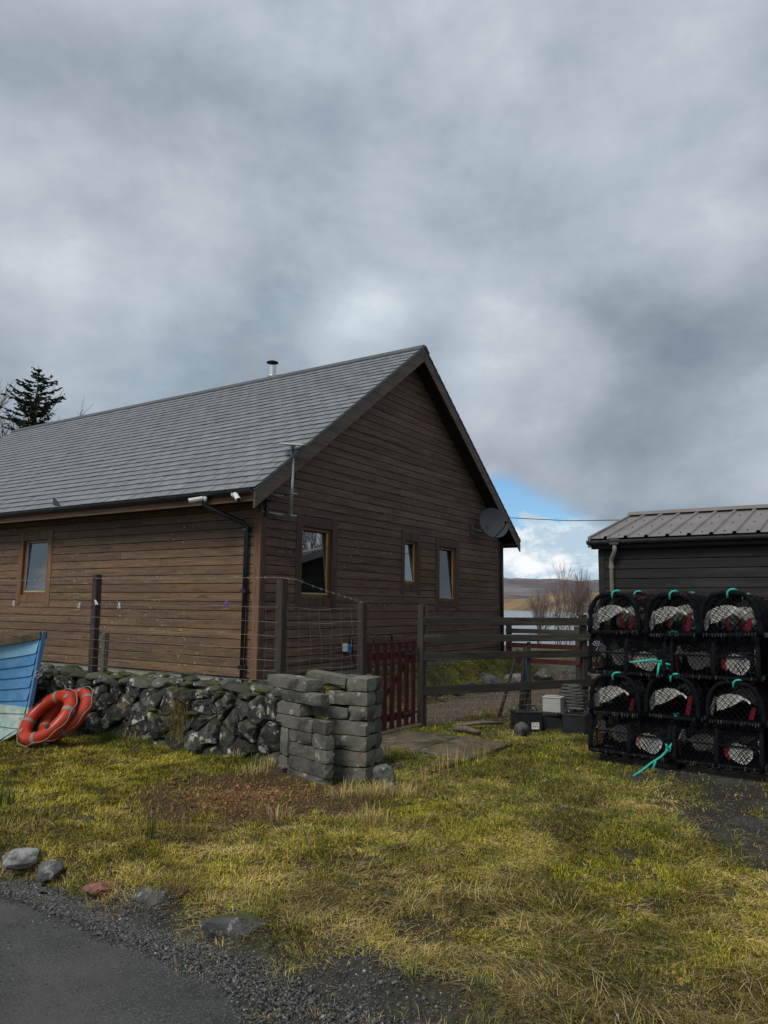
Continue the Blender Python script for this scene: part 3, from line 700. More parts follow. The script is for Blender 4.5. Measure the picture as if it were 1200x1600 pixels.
# security cameras under the gutter
def seccam(loc, rz, tilt, lab):
    e = empty('security_camera', loc, rz, label=lab, cat='security camera', group='white security cameras under the eaves')
    MB().lathe([(.045, 0), (.045, .02), (.02, .035)], 12, c=(0, 0, 0), axis='y').build('mount', MT['white'], e)
    MB().tube([(0, .02, 0), (0, .06, .02), (0, .08, .0)], .014, 8).build('bracket', MT['white'], e)
    b = MB().lathe([(.028, -.02), (.034, 0), (.034, .17), (.031, .185)], 16, axis='y').build('body', MT['white'], e, smooth=False)
    b.location = (0, .06, -.005); b.rotation_euler = (tilt, 0, 0)
    ll = MB().lathe([(.028, .184), (.028, .189), (.01, .191)], 16, axis='y').build('lens', MT['black_metal'], b)
seccam(G(-.52, .55, 3.03), TH+math.radians(62), math.radians(-14), 'white bullet security camera pointing left along the long eave')
seccam(G(-.52, .02, 3.05), TH+math.radians(150), math.radians(-30), 'white bullet security camera nearest the roof corner pointing down at the gate')

# blue power socket with cable on the gable
so = empty('power_socket', G(1.97, -.03, .93), TH, label='blue and white outdoor power socket low on the gable wall with black cable', cat='socket')
MB().box((-.06, -.06, -.055), (.02, -.001, .07), bev=.006).build('socket_box', MT['white'], so)
MB().box((.021, -.075, -.08), (.095, -.004, .06), bev=.008).build('plug', MT['blue'], so)
MB().tube([(.05, -.06, .05), (.06, -.07, .17), (.13, -.05, .2), (.16, -.05, .1), (.15, -.05, -.1), (.25, -.05, -.28), (.45, -.04, -.38)], .011, 6).build('cable', MT['gutter'], so, smooth=True)

# ------------------------------------------------------------------ stone wall
def ico(sub=2):
    bm = bmesh.new(); bmesh.ops.create_icosphere(bm, subdivisions=sub, radius=1)
    bm.verts.ensure_lookup_table(); vs = [v_.co.copy() for v_ in bm.verts]; fs = [tuple(q.index for q in f.verts) for f in bm.faces]; bm.free(); return vs, fs
ICO1 = ico(1); ICO2 = ico(2); ICO3 = ico(3)
def rock_verts(sx, sy, sz, cuts=7, rough=.06, base=ICO2):
    vs, fs = base; vs = [v_.copy() for v_ in vs]
    for k in range(cuts):
        n = Vector((random.gauss(0, 1), random.gauss(0, 1), random.gauss(0, 1))).normalized(); d = random.uniform(.6, .88)
        for v_ in vs:
            t = v_.dot(n)
            if t > d: v_ -= n*(t-d)*.92
    for v_ in vs:
        v_ *= 1+random.uniform(-rough, rough)
    return [(v_.x*sx, v_.y*sy, v_.z*sz) for v_ in vs], fs
sw = empty('stone_wall', G(-1.75, -1.95, 0), TH, label='low mossy wall of dark boulders with white lichen running along the lawn', cat='wall')
WLEN = 8.4; WH = .70
MB().box((.06, .03, -.1), (.5, WLEN, WH-.06)).build('wall_core', MT['core'], sw)
def voronoi(U, V, su, sv, jit=.36, seed=1):
    rd = random.Random(seed); pts = []; nv = max(1, round(V/sv))
    for j in range(nv+2):
        u = -su*.5+rd.uniform(0, su)
        while u < U+su:
            pts.append((u+rd.uniform(-jit, jit)*su, (j-.5)*V/nv+rd.uniform(-jit, jit)*V/nv)); u += su*rd.uniform(.65, 1.35)
    out = []
    for i, (x, y) in enumerate(pts):
        poly = [(max(0, x-1), 0), (min(U, x+1), 0), (min(U, x+1), V), (max(0, x-1), V)]
        for k, (p_, q_) in enumerate(pts):
            if k == i or abs(p_-x) > 1.2: continue
            mx, my = (x+p_)/2, (y+q_)/2; nx, ny = p_-x, q_-y; new = []
            for s_ in range(len(poly)):
                A_ = poly[s_]; B_ = poly[(s_+1) % len(poly)]
                da = (A_[0]-mx)*nx+(A_[1]-my)*ny; db = (B_[0]-mx)*nx+(B_[1]-my)*ny
                if da <= 0: new.append(A_)
                if (da < 0 < db) or (db < 0 < da):
                    t = da/(da-db); new.append((A_[0]+(B_[0]-A_[0])*t, A_[1]+(B_[1]-A_[1])*t))
            poly = new
            if len(poly) < 3: break
        if len(poly) >= 3:
            area = abs(sum(poly[s_][0]*poly[(s_+1) % len(poly)][1]-poly[(s_+1) % len(poly)][0]*poly[s_][1] for s_ in range(len(poly))))/2
            if area > .004: out.append(poly)
    return out
def cell_stone(poly, depth, back, T):
    n0 = len(poly); cx_ = sum(p_[0] for p_ in poly)/n0; cy_ = sum(p_[1] for p_ in poly)/n0
    # subdivide edges for an uneven outline
    pp = []
    for i in range(n0):
        A_ = poly[i]; B_ = poly[(i+1) % n0]; L_ = math.hypot(B_[0]-A_[0], B_[1]-A_[1]); k = 1 if L_ < .07 else 2 if L_ < .2 else 3
        for s_ in range(k):
            t = s_/k; j_ = .012 if s_ else 0
            pp.append((A_[0]+(B_[0]-A_[0])*t+random.uniform(-j_, j_), A_[1]+(B_[1]-A_[1])*t+random.uniform(-j_, j_)))
    n = len(pp); vs = []; rings = []
    tiltu, tiltv = random.uniform(-.35, .35), random.uniform(-.35, .2)
    def ring(s_, d, jj):
        r = []
        for (x, y) in pp:
            ex, ey = x-cx_, y-cy_; L_ = math.hypot(ex, ey); k = max(0, L_*s_-.007)/max(L_, 1e-6)
            X, Y = cx_+ex*k, cy_+ey*k; dd = d+(tiltu*(X-cx_)+tiltv*(Y-cy_)) + random.uniform(-jj, jj)
            r.append(T(X, Y, dd if d > 0 else d))
        return r
    vs = ring(.97, -back, 0)+ring(.985, depth*.25, .006)+ring(.86, depth*.75, .008)+ring(.5, depth*1.0, .012)
    fs = [(i*n+j, i*n+(j+1) % n, (i+1)*n+(j+1) % n, (i+1)*n+j) for i in range(3) for j in range(n)]
    vs.append(T(cx_, cy_, depth*1.02)); fs += [(3*n+j, 3*n+(j+1) % n, 4*n) for j in range(n)]
    mb = MB(); mb.add(vs, fs); return mb
for poly in voronoi(WLEN, WH, .27, .20, jit=.5, seed=5):
    c_ = sum(p_[0] for p_ in poly)/len(poly)
    mb = cell_stone(poly, random.choice((.015, .03, .05, .075, .11)), .08, lambda u, v_, d: (.03-d-.02*v_, u, v_-.04))
    o = mb.build('stone', MT['stone'], sw)
    o.data.polygons.foreach_set('use_smooth', [random.random() < .0]*len(o.data.polygons))
u = .05
while u < WLEN:
    L_ = random.uniform(.16, .42)
    for row in range(2):
        h_ = random.uniform(.05, .085)
        vs, fs = rock_verts(random.uniform(.13, .18), L_*.56, h_, 9, .03)
        mb = MB(); mb.add(vs, fs); o = mb.build('cap_stone', MT['capstone'], sw)
        o.location = (.11+row*.22+random.uniform(-.03, .03), u+L_/2+random.uniform(-.05, .05), WH-.03+random.uniform(-.02, .03)); o.rotation_euler = (random.uniform(-.1, .1), random.uniform(-.12, .12), random.uniform(-.3, .3))
    u += L_
for k in range(60):
    vs, fs = rock_verts(random.uniform(.03, .07), random.uniform(.05, .13), random.uniform(.015, .03), 2, .12, ICO1)
    mb = MB(); mb.add(vs, fs); o = mb.build('moss_cushion', MT['moss'], sw, smooth=True)
    top = random.random() < .55
    o.location = (random.uniform(.0, .4), random.uniform(.1, WLEN), WH+random.uniform(.0, .03)) if top else (-.045, random.uniform(.1, WLEN), random.uniform(.2, WH))

# ------------------------------------------------------------------ pile of concrete blocks
pile = empty('concrete_block_pile', G(-1.9, -2.6, 0), TH, label='dry-stacked pile of weathered grey concrete blocks at the wall end beside the gate', cat='pile of blocks')
def block(u0, u1, z0, z1, org, ang, dep=.22, dj=0.0, rx=0.0, ry=0.0, rz=0.0):
    # front face from u0..u1 along direction ang (world angle), facing the camera side
    L_ = u1-u0; H_ = z1-z0; mb = MB()
    nx, ny, nz = 5, 3, 3; vs = []; idx = {}
    def put(i, j, k):
        if (i, j, k) not in idx:
            x = -L_/2+L_*i/nx; y = dep*j/ny; z = -H_/2+H_*k/nz
            e = (i in (0, nx))+(j in (0, ny))+(k in (0, nz)); q = .0035*(e-1) if e > 1 else 0
            chip = random.random() < (.22 if e == 3 else .08) and e > 1
            if chip: q += random.uniform(.004, .018)
            x -= math.copysign(q, x) if i in (0, nx) else 0; y += (q if j == 0 else -q) if j in (0, ny) else 0; z -= math.copysign(q, z) if k in (0, nz) else 0
            idx[(i, j, k)] = len(vs); vs.append((x+random.uniform(-.003, .003), y+random.uniform(-.003, .003), z+random.uniform(-.003, .003)))
        return idx[(i, j, k)]
    fs = []
    for i in range(nx):
        for j in range(ny): fs += [(put(i, j, 0), put(i, j+1, 0), put(i+1, j+1, 0), put(i+1, j, 0)), (put(i, j, nz), put(i+1, j, nz), put(i+1, j+1, nz), put(i, j+1, nz))]
    for i in range(nx):
        for k in range(nz): fs += [(put(i, 0, k), put(i+1, 0, k), put(i+1, 0, k+1), put(i, 0, k+1)), (put(i, ny, k), put(i, ny, k+1), put(i+1, ny, k+1), put(i+1, ny, k))]
    for j in range(ny):
        for k in range(nz): fs += [(put(0, j, k), put(0, j, k+1), put(0, j+1, k+1), put(0, j+1, k)), (put(nx, j, k), put(nx, j+1, k), put(nx, j+1, k+1), put(nx, j, k+1))]
    mb.add(vs, fs); o = mb.build('block', MT['block'], pile)
    d = Vector((math.cos(ang), math.sin(ang), 0)); n = Vector((d.y, -d.x, 0))       # n points to the back when d runs from near right to far left
    c = org+d*((u0+u1)/2)+n*dj; c.z = (z0+z1)/2
    # world -> pile local
    loc = Matrix.Rotation(-TH, 3, 'Z') @ (c-pile.location)
    o.location = loc; o.rotation_euler = (rx, ry, ang-TH+PI+rz)
    return o
P1 = Vector((-.508, 6.922, 0)); angL = math.atan2(.77, -.64)
Q1 = Vector((-.141, 7.086, 0)); angR = math.atan2(.427, -.905)
for k, (u0, u1, z0, z1) in enumerate([(0.323, 1.034, 0.785, 0.900), (0.089, 0.775, 0.672, 0.78), (0.419, 0.826, 0.545, 0.665), (0.213, 0.819, 0.425, 0.542), (-0.001, 0.205, 0.435, 0.553), (0.484, 0.606, 0.309, 0.42), (0.212, 0.478, 0.309, 0.422),
        (-0.015, 0.206, 0.305, 0.431), (0.171, 0.600, 0.185, 0.303), (-0.020, 0.165, 0.185, 0.302), (-0.014, 0.601, 0.06, 0.182), (0.011, 0.619, -0.07, 0.057), (0.612, 0.750, 0.16, 0.42), (0.624, 0.785, -0.04, 0.155)]):
    block(u0, u1, z0, z1, P1, angL, .105 if u0 < .3 else .2, random.uniform(-.006, .008), 0, random.uniform(-.012, .012), random.uniform(-.03, .03))
    if u0 < .3 and u1 > .5: block(u0+.28, u1+.05, z0, z1-.004, P1, angL, .12, .125, 0, 0, 0)
for k, (u0, u1, z0, z1, ry) in enumerate([(0.223, 0.665, 0.835, 0.945, .11), (0.0, 0.219, 0.80, 0.925, 0), (0.0, 0.446, 0.670, 0.797, 0), (0.203, 0.641, 0.545, 0.652, .05), (0.0, 0.196, 0.535, 0.667, 0), (0.008, 0.440, 0.40, 0.53, 0), (0.0, 0.430, 0.262, 0.396, 0), (0.0, 0.43, 0.118, 0.258, 0), (0.001, 0.42, -0.03, 0.114, 0)]):
    block(u0, u1, z0, z1, Q1, angR, .205, random.uniform(0, .012), 0, ry, random.uniform(-.02, .02))
    if u0 < .1: block(u0+random.uniform(-.01, .012), max(u1, .42), z0, z1-.003, Q1, angR, .15, .222, 0, 0, random.uniform(-.03, .03))

# ------------------------------------------------------------------ fences and gate
def add_post(parent, a, b, z0, z1, s=.1, lean=(0, 0), mt_=None, name='post'):
    org = parent.location; L_ = Matrix.Rotation(-parent.rotation_euler.z, 3, 'Z') @ (G(a, b, z0)-org)
    m = MB().box((-s/2, -s/2, 0), (s/2, s/2, z1-z0), bev=.006); o = m.build(name, mt_ or MT['post'], parent); o.location = L_; o.rotation_euler = (lean[0], lean[1], random.uniform(-.03, .03))
    return o
def ploc(parent, a, b, z): return Matrix.Rotation(-parent.rotation_euler.z, 3, 'Z') @ (G(a, b, z)-parent.location)
wf = empty('wire_fence', G(-1.6, -1.8, .7), TH, label='sagging stock wire fence on thin dark posts standing along the stone wall', cat='fence')
add_post(wf, -1.6, 1.31, .45, 1.96, .088, (-.02, 0)); add_post(wf, -1.6, -1.80, .45, 1.88, .092); add_post(wf, -1.6, 5.2, .45, 1.95, .09)
add_post(wf, -1.55, 1.17, .45, 1.22, .07, (.0, 0), MT['timber'])
def wires(parent, A_, B_, zs, z_low, z_top, spacing, sagv=.02, lean=0.0, rad_=.0019, seed=1):
    rd = random.Random(seed); m = MB(); Lab = math.hypot(B_[0]-A_[0], B_[1]-A_[1]); n = max(6, int(Lab/.15))
    def pt(t, z, k=0):
        a_ = A_[0]+(B_[0]-A_[0])*t; b_ = A_[1]+(B_[1]-A_[1])*t
        s_ = sagv*4*t*(1-t)*(z-z_low)/(z_top-z_low+1e-6)
        ln = lean*max(0, (z-(z_low+z_top)/2))*math.sin(PI*min(1, max(0, t)))
        return ploc(parent, a_+.012*math.sin(t*23+z*9)-.3*ln, b_+ln*.4+.01*math.sin(t*17+z*31), z-s_-.008*math.sin(t*13+z*5))
    for z in zs: m.tube([pt(i/n, z) for i in range(n+1)], rad_, 4, caps=False)
    k = int(Lab/spacing)
    for i in range(1, k):
        t = i/k+rd.uniform(-.003, .003); m.tube([pt(t, z) for z in zs if z <= z_top+.001], rad_*.85, 3, caps=False)
    return m.build('wire_mesh', MT['wire'], parent)
ZS = [.80, .90, 1.01, 1.13, 1.27, 1.42, 1.58]
wires(wf, (-1.66, 1.31), (-1.66, -1.80), ZS, .8, 1.58, .155, .01, 0, seed=2)
wires(wf, (-1.66, 5.2), (-1.66, 1.31), ZS, .8, 1.58, .155, .05, .5, seed=3)
wires(wf, (-1.66, -1.80), (-.30, -1.93), ZS, .8, 1.58, .155, .03, .15, seed=4)
m = MB()      # barbed top strand, fallen to the gate post
def strand(mb, pts, r=.0022, barb=.12):
    mb.tube(pts, r, 4, caps=False)
    for i in range(len(pts)-1):
        p_, q_ = Vector(pts[i]), Vector(pts[i+1]); k = max(1, int((q_-p_).length/barb))
        for j in range(k):
            c = p_.lerp(q_, (j+.5)/k); mb.tube([c+Vector((.0, .006, -.016)), c+Vector((0, -.006, .016))], r, 3, caps=False); mb.tube([c+Vector((.0, .014, .008)), c+Vector((0, -.014, -.01))], r, 3, caps=False)
strand(m, [ploc(wf, -1.66, 5.2, 1.95), ploc(wf, -1.66, 3.2, 1.89), ploc(wf, -1.66, 1.31, 1.905), ploc(wf, -1.66, -.3, 1.885), ploc(wf, -1.66, -1.8, 1.885), ploc(wf, -1.6, -2.0, 1.86), ploc(wf, -1.3, -2.05, 1.78), ploc(wf, -.3, -1.96, 1.63)])
m.build('barbed_wire', MT['wire'], wf)
for (b_, z_, mt_, rz_, lab) in ((3.07, 1.575, 'white', .1, 'white clothes peg leftmost on the fence wire under the window'), (1.57, 1.56, 'white', .3, 'pale clothes peg on the fence wire just left of the tall post'),
        (1.23, 1.60, 'white', -.6, 'white clothes peg tilted across the tall fence post'), (.77, 1.565, 'white', 0, 'white clothes peg on the fence wire just right of the tall post'), (-1.06, 1.6, 'purple', .3, 'purple clothes peg on the fence wire beside the downpipe')):
    e = empty('clothes_peg', G(-1.675, b_, z_), TH, label=lab, cat='clothes peg', group='clothes pegs clipped to the fence wire')
    for s_ in (-1, 1):
        o = MB().box((-.007, -.006, -.04), (.007, .006, .035), bev=.003).build('peg_half', MT[mt_], e); o.location = (0, s_*.011, 0); o.rotation_euler = (rz_+s_*.14, 0, 0)
    MB().tube([(-.008, -.012, .0), (.008, .012, .0)], .004, 6).build('spring', MT['wire'], e)

gt = empty('garden_gate', G(-.12, -1.9, .03), TH, label='dark red slatted wooden garden gate between two posts', cat='gate')
GA0, GA1 = 0.0, 1.155
xs = np.linspace(.03, GA1-.09, 7)
for i, x_ in enumerate(xs):
    o = MB().box((x_-.045, -.022, .0+.02), (x_+.045, -.0, 1.10+.012*math.sin(i)), bev=.003).build('slat', MT['gate'], gt)
for z_ in (.13, .90): MB().box((-.01, .001, z_), (GA1-.03, .045, z_+.09), bev=.004).build('cross_rail', MT['gate'], gt)
MB().box((-.01, -.024, 1.085), (GA1-.03, .03, 1.115), bev=.004).build('top_rail', MT['gate'], gt)
m = MB(); m.prism([Vector((.06, .002, .22)), Vector((.16, .002, .22)), Vector((GA1-.1, .002, .90)), Vector((GA1-.2, .002, .90))], (0, .034, 0)); m.build('brace', MT['gate'], gt)
MB().tube([(.14, .01, 1.10), (.15, .01, 1.19), (.20, .01, 1.215), (.50, .01, 1.215), (.56, .01, 1.19), (.57, .01, 1.10)], .013, 8).build('handle', MT['black_metal'], gt, smooth=True)
MB().box((-.09, -.045, .66), (.03, -.023, .75), bev=.004).tube([(-.1, -.05, .70), (.05, -.05, .70)], .01, 6).build('latch', MT['steel'], gt)
for z_ in (.17, .93): MB().box((GA1-.34, -.031, z_), (GA1+.02, -.024, z_+.035), bev=.002).build('hinge', MT['post'], gt)
gp1 = empty('gate_post', G(-.26, -1.92, 0), TH, label='weathered brown post on the latch side of the red gate', cat='post', group='gate posts')
MB().box((-.05, -.04, -.1), (.045, .045, 1.64), bev=.008).build('post_shaft', MT['post'], gp1)
gp2 = empty('gate_post', G(1.13, -1.93, 0), TH, label='weathered dark post on the hinge side of the red gate where the rails begin', cat='post', group='gate posts')
MB().box((-.05, -.045, -.1), (.04, .04, 1.62), bev=.008).build('post_shaft', MT['post'], gp2)
MB().box((.043, -.045, -.1), (.075, .035, 1.60), bev=.006).build('post_facing', MT['timber'], gp2)

# rail fence to the right of the gate
FA, FB = (1.22, -2.02), (3.75, -3.47)
rang = math.atan2((G(*FB)-G(*FA)).y, (G(*FB)-G(*FA)).x); FL = (G(*FB)-G(*FA)).length
rf = empty('rail_fence', G(*FA, 0), rang, label='four-rail weathered timber fence from the gate to the creel stack', cat='fence')
for k, (z0_, z1_) in enumerate([(1.34, 1.455), (1.115, 1.215), (.875, .98), (.415, .535)]):
    o = MB().box((-.12, -.022, 0), (FL+.1, .0, z1_-z0_), bev=.004).build('rail', MT['rail'], rf); o.location = (0, 0, z0_); o.rotation_euler = (0, random.uniform(-.004, .004), 0)
for t in (.93,):
    MB().box((FL*t-.045, .001, -.1), (FL*t+.045, .09, 1.5), bev=.006).build('post', MT['post'], rf)
MB().box((1.64, .005, .0), (1.685, .045, 1.1), bev=.004).build('stake', MT['post'], rf)
m = MB()
for z_ in np.linspace(.05, .38, 5): m.tube([(x_, -.03, z_+.006*math.sin(x_*9)) for x_ in np.linspace(0, FL, 14)], .0022, 4, caps=False)
for x_ in np.arange(.1, FL, .12): m.tube([(x_, -.03, .0), (x_+.004, -.03, .4)], .002, 3, caps=False)
m.build('wire_mesh', MT['wire'], rf)
# back fence running from the far house corner towards the loch view
bf = empty('garden_fence', G(7.95, -.15, .1), TH-PI/2, label='low dark timber fence beyond the path running right from the far house corner', cat='fence')
for x_ in (.05, 1.62, 3.2, 4.8, 6.4): MB().box((x_-.05, -.05, -.2), (x_+.05, .05, 1.1), bev=.006).build('post', MT['post'], bf)
for z_ in (.93, .62, .30): MB().box((0, -.075, z_), (6.6, -.051, z_+.10), bev=.004).build('rail', MT['gate'] if z_ < .9 else MT['rail'], bf)
# sticks leaning on the fence
def stick(p, q, r, mt_, lab, cat='pole', mt2=None):
    p = Vector(p); q = Vector(q); e = empty('leaning_pole', p, 0, label=lab, cat=cat)
    MB().tube([(0, 0, 0), (q-p)*.5+Vector((.004, 0, 0)), q-p], [r, r*.95, r*.85], 7).build('shaft', mt_, e, smooth=True)
    if mt2: MB().tube([(q-p)*.35, (q-p)*1.03], [r*1.35, r*1.35], 8).build('painted_sleeve', mt2, e, smooth=True)
stick((1.70, 11.15, .0), (2.02, 11.35, .98), .026, MT['post'], 'mossy stick leaning on the rail fence, leftmost of three beside the batteries')
stick((2.0, 11.1, .0), (2.11, 11.3, 1.0), .034, MT['post'], 'thick dark pole leaning on the rail fence beside the blue one')
stick((2.10, 11.3, .0), (2.20, 11.45, .98), .028, MT['post'], 'pole with a blue painted upper half leaning on the rail fence', mt2=MT['bluepole'])

# ------------------------------------------------------------------ batteries, box, coil, rocks
def battery(loc, rz, L_, D_, H_, lab, label_patch=False, pale=False):
    e = empty('vehicle_battery', loc, rz, label=lab, cat='battery', group=None if pale else 'old black batteries heaped by the fence')
    mt_ = MT['battery_grey'] if pale else MT['battery']
    MB().box((-L_/2, -D_/2, 0), (L_/2, D_/2, H_*.86), bev=.008).build('case', mt_, e)
    MB().box((-L_/2-.006, -D_/2-.006, H_*.86), (L_/2+.006, D_/2+.006, H_*.95), bev=.006).build('lid', mt_, e)
    if not pale:
        for k in range(6): MB().lathe([(.018, H_*.95), (.018, H_*.99), (.012, H_)], 10, c=(-L_/2+L_*(k+.5)/6, .0, 0)).build('cell_cap', MT['battery'], e)
        for s_ in (-1, 1): MB().lathe([(.014, H_*.95), (.012, H_*1.06)], 10, c=(s_*(L_/2-.05), D_*.3, 0)).build('terminal', MT['steel'], e)
        MB().tube([(-L_/2+.03, 0, H_*.96), (-L_*.3, 0, H_*1.2), (L_*.3, 0, H_*1.2), (L_/2-.03, 0, H_*.96)], .008, 6).build('carry_handle', MT['battery'], e)
    else: MB().box((-L_*.32, -.04, H_*.951), (L_*.32, .05, H_*1.0), bev=.004).build('raised_top', mt_, e)
    if label_patch:
        lp = MB().box((.03, -D_/2-.0105, .04), (.13, -D_/2-.0085, .125)).build('label', MT['white'], e)
        for k, (u, v_) in enumerate(((.045, .07), (.07, .07), (.1, .07), (.05, .1), (.09, .1))):
            MB().box((u, -D_/2-.0118, v_), (u+.014, -D_/2-.0108, v_+.012)).build('label_print', MT['battery'], e)
    return e
battery((1.89, 10.05, .0), math.radians(6), .36, .26, .27, 'black battery with a torn white label, leftmost of the heap by the fence', True)
battery((2.27, 10.22, .0), math.radians(-8), .27, .2, .20, 'low black battery wedged under the pale grey box')
battery((2.52, 9.98, .0), math.radians(-24), .30, .27, .25, 'black ribbed battery at the right front of the heap')
battery((2.70, 10.28, .0), math.radians(10), .30, .2, .24, 'black battery at the back right of the heap beside the creels')
battery((2.27, 10.14, .235), math.radians(-28), .24, .2, .21, 'pale grey plastic case sitting on top of the black batteries', pale=True)
co = empty('rope_coil', (2.56, 10.32, .27), 0, label='coil of thin dark grey rope stacked on the batteries', cat='rope coil')
m = MB(); pts = []
for i in range(14*26):
    t = i/26; k = t/14; rr = .165*(1-.35*max(0, k-.55)/.45)+.006*math.sin(i*1.7); pts.append((rr*math.cos(2*PI*t), rr*math.sin(2*PI*t), .0+.30*k+.006*math.sin(i*.61)))
m.tube(pts, .0125, 5); m.build('rope_strand', mat('tarred_rope', (.06, .062, .06), (.1, .1, .095), 30, .85), co, smooth=True)
def rock(name, loc, s, mt_, lab, cat='rock', rz=0, group=None, rot=(0, 0)):
    vs, fs = rock_verts(s[0], s[1], s[2], 10, .03, ICO3); mb = MB(); mb.add(vs, fs); o = mb.build(name, mt_); o.location = loc; o.rotation_euler = (*rot, rz)
    tag(o, lab, cat, group); return o
rock('rock', (1.75, 9.62, .07), (.10, .09, .11), MT['rock'], 'grey rock on the grass in front of the labelled battery')
rock('rock', (.03, 6.86, .11), (.11, .11, .11), MT['rock'], 'pointed dark grey rock propped at the foot of the block pile', rot=(.2, .1))
rock('rock', (.055, 6.82, .02), (.10, .08, .045), MT['pale_rock'], 'small flat pale stone under the pointed rock by the block pile')
rock('rock', (-2.30, 5.03, -.03), (.15, .12, .06), MT['pale_rock'], 'pale grey rock at the far left edge of the road verge', rz=.3)
rock('rock', (-1.64, 4.62, -.065), (.10, .075, .045), MT['pink_stone'], 'reddish pink stone sunk in the verge at the road edge', rz=.2)
rock('rock', (-1.26, 4.44, -.06), (.135, .10, .09), MT['rock'], 'dark square-cut rock half hidden by verge grass', rz=-.3)
rock('rock', (-.74, 4.10, -.055), (.19, .085, .075), MT['rock'], 'long flat grey rock lying along the road edge', rz=-.12)
rock('rock', (-2.04, 4.88, -.055), (.08, .07, .07), MT['rock'], 'dark rock between the pale rock and the pink stone on the verge')
rock('rock', G(-2.0, -2.25, .06), (.09, .05, .03), MT['timber'], 'thin brown stone shard lying in the bare patch by the block pile', rz=.7)
# bank rocks along the path by the gable
for i, (px_, a_, b_, s_, lab) in enumerate(((0, 5.75, -.72, .30, 'large dark boulder in the grass bank below the far gable end'), (0, 4.9, -.75, .17, 'small brown rock left of the dark boulder in the bank'), (0, 4.2, -.8, .15, 'mossy rock in the bank nearest the gate'),
        (0, 6.7, -.85, .24, 'flat tan rock right of the dark boulder in the bank'), (0, 7.5, -1.2, .30, 'slanting pale boulder by the low garden fence post'), (0, 8.3, -1.6, .38, 'big grey boulder beyond the low garden fence'), (0, 3.4, -.9, .11, 'small stone in the grass edge of the path'))):
    rock('boulder', G(a_, b_, .16), (s_, s_*.7, s_*.6), MT['rock'] if i != 3 else MT['pale_rock'], lab, 'boulder', rz=i)
# driftwood on the grass beside the slabs
for (p, q, r, lab) in (((.92, 9.85, .05), (1.22, 9.55, .05), .035, 'short weathered log lying in the weeds beside the slabs'), ((1.05, 9.95, .08), (1.62, 10.35, .05), .025, 'long bleached branch lying across the weeds under the rails')):
    o = MB().tube([p, (Vector(p)+Vector(q))/2+Vector((0, .02, .015)), q], [r, r*1.1, r*.8], 8).build('driftwood', MT['timber'], smooth=True); tag(o, lab, 'driftwood')
# slabs by the gate
pth = empty('slab_path', G(.1, -2.9, 0), TH, label='worn wet concrete slabs forming the step in front of the red gate', cat='paving')
for (a0, a1, b0, b1, z_, rx) in ((-.47, .60, -2.80, -2.02, .055, .0), (-.50, .62, -3.46, -2.82, .05, .01), (-1.25, -.49, -2.82, -2.05, .045, .0), (-1.22, -.52, -3.40, -2.84, .03, -.015), (-.05, 1.05, -2.0, -1.80, .07, 0)):
    m = MB().box((a0-.1, b0+2.9, z_-.09), (a1-.1, b1+2.9, z_), bev=.012); o = m.build('slab', MT['concrete'], pth); o.rotation_euler = (rx, 0, 0)

# ------------------------------------------------------------------ shed
shed = empty('timber_shed', G(3.83, -3.54, 0), TH, label='black-stained timber shed with brown ribbed metal roof behind the creels', cat='shed')
SB = -7.5   # runs towards -b
MB().box((.02, SB, 0), (4.6, -.0, 2.60)).prism([Vector((.02, SB, 2.6)), Vector((4.6, SB, 2.6)), Vector((2.3, SB, 3.14))], (0, -SB, 0)).build('wall_core', MT['shadow_lining'], shed)
z_ = .02
while z_ < 2.5:
    MB().box((-.0, SB, z_), (.0199, -.0, z_+.135), bev=.004).build('board', MT['shedwood'], shed)
    MB().box((.022, .0005, z_), (4.58, .02, z_+.135), bev=.004).build('board', MT['shedwood'], shed); z_ += .145
MB().box((-.012, -.07, .0), (-.001, .022, 2.5), bev=.003).build('corner_board', MT['shedwood'], shed)
SE = 2.66; SA = -.17; RS = .25   # eave height, eave line, slope
rw = 2.3-SA
def sp(a_, b_, d=0): return Vector((a_, b_, SE+(a_-SA)*RS+d))
m = MB(); prof = []; b_ = .12; pitch = .30; m_pts = []
while b_ > SB-.15: m_pts += [(b_, 0), (b_-.235, 0), (b_-.25, .032), (b_-.285, .032)]; b_ -= pitch
vs = []
for (bb_, d) in m_pts: vs += [sp(SA, bb_, d), sp(2.3, bb_, d), sp(SA, bb_, d-.004), sp(2.3, bb_, d-.004)]
fs = []
for i in range(len(m_pts)-1): fs += [(4*i, 4*i+4, 4*i+5, 4*i+1), (4*i+2, 4*i+3, 4*i+7, 4*i+6), (4*i, 4*i+2, 4*i+6, 4*i+4)]
m.add(vs, fs); rfm = m.build('roof_sheet', MT['shedroof'], shed)
m = MB(); m.add([(4.6-x, y, z) for x, y, z in vs], fs); m.build('roof_sheet', MT['shedroof'], shed)
bolt = MB().lathe([(.014, 0), (.014, .006), (.006, .012)], 8).mesh('roof_bolt', MT['black_metal'])
for i in range(24):
    for a_ in (.05, .85, 1.6, 2.15):
        bb_ = .12-.3*i-.11; 
        if bb_ > SB: inst('roof_bolt', bolt, rfm, sp(a_+random.uniform(-.02, .02), bb_, .0))
MB().prism([sp(2.15, SB-.1, .036), Vector((2.3, SB-.1, SE+rw*RS+.075)), Vector((2.45, SB-.1, SE+(2.15-SA)*RS+.036)), Vector((2.3, SB-.1, SE+rw*RS+.035))], (0, .25-SB, 0)).build('ridge_cap', MT['shedroof'], shed)
MB().prism([sp(SA, .09, -.14), sp(2.3, .09, -.14), sp(2.3, .09, .03), sp(SA, .09, .03)], (0, .04, 0)).build('verge_trim', MT['shedroof'], shed)
MB().box((-.10, SB, SE-.16), (-.075, .1, SE+.0), bev=.003).build('fascia', MT['shedwood'], shed)
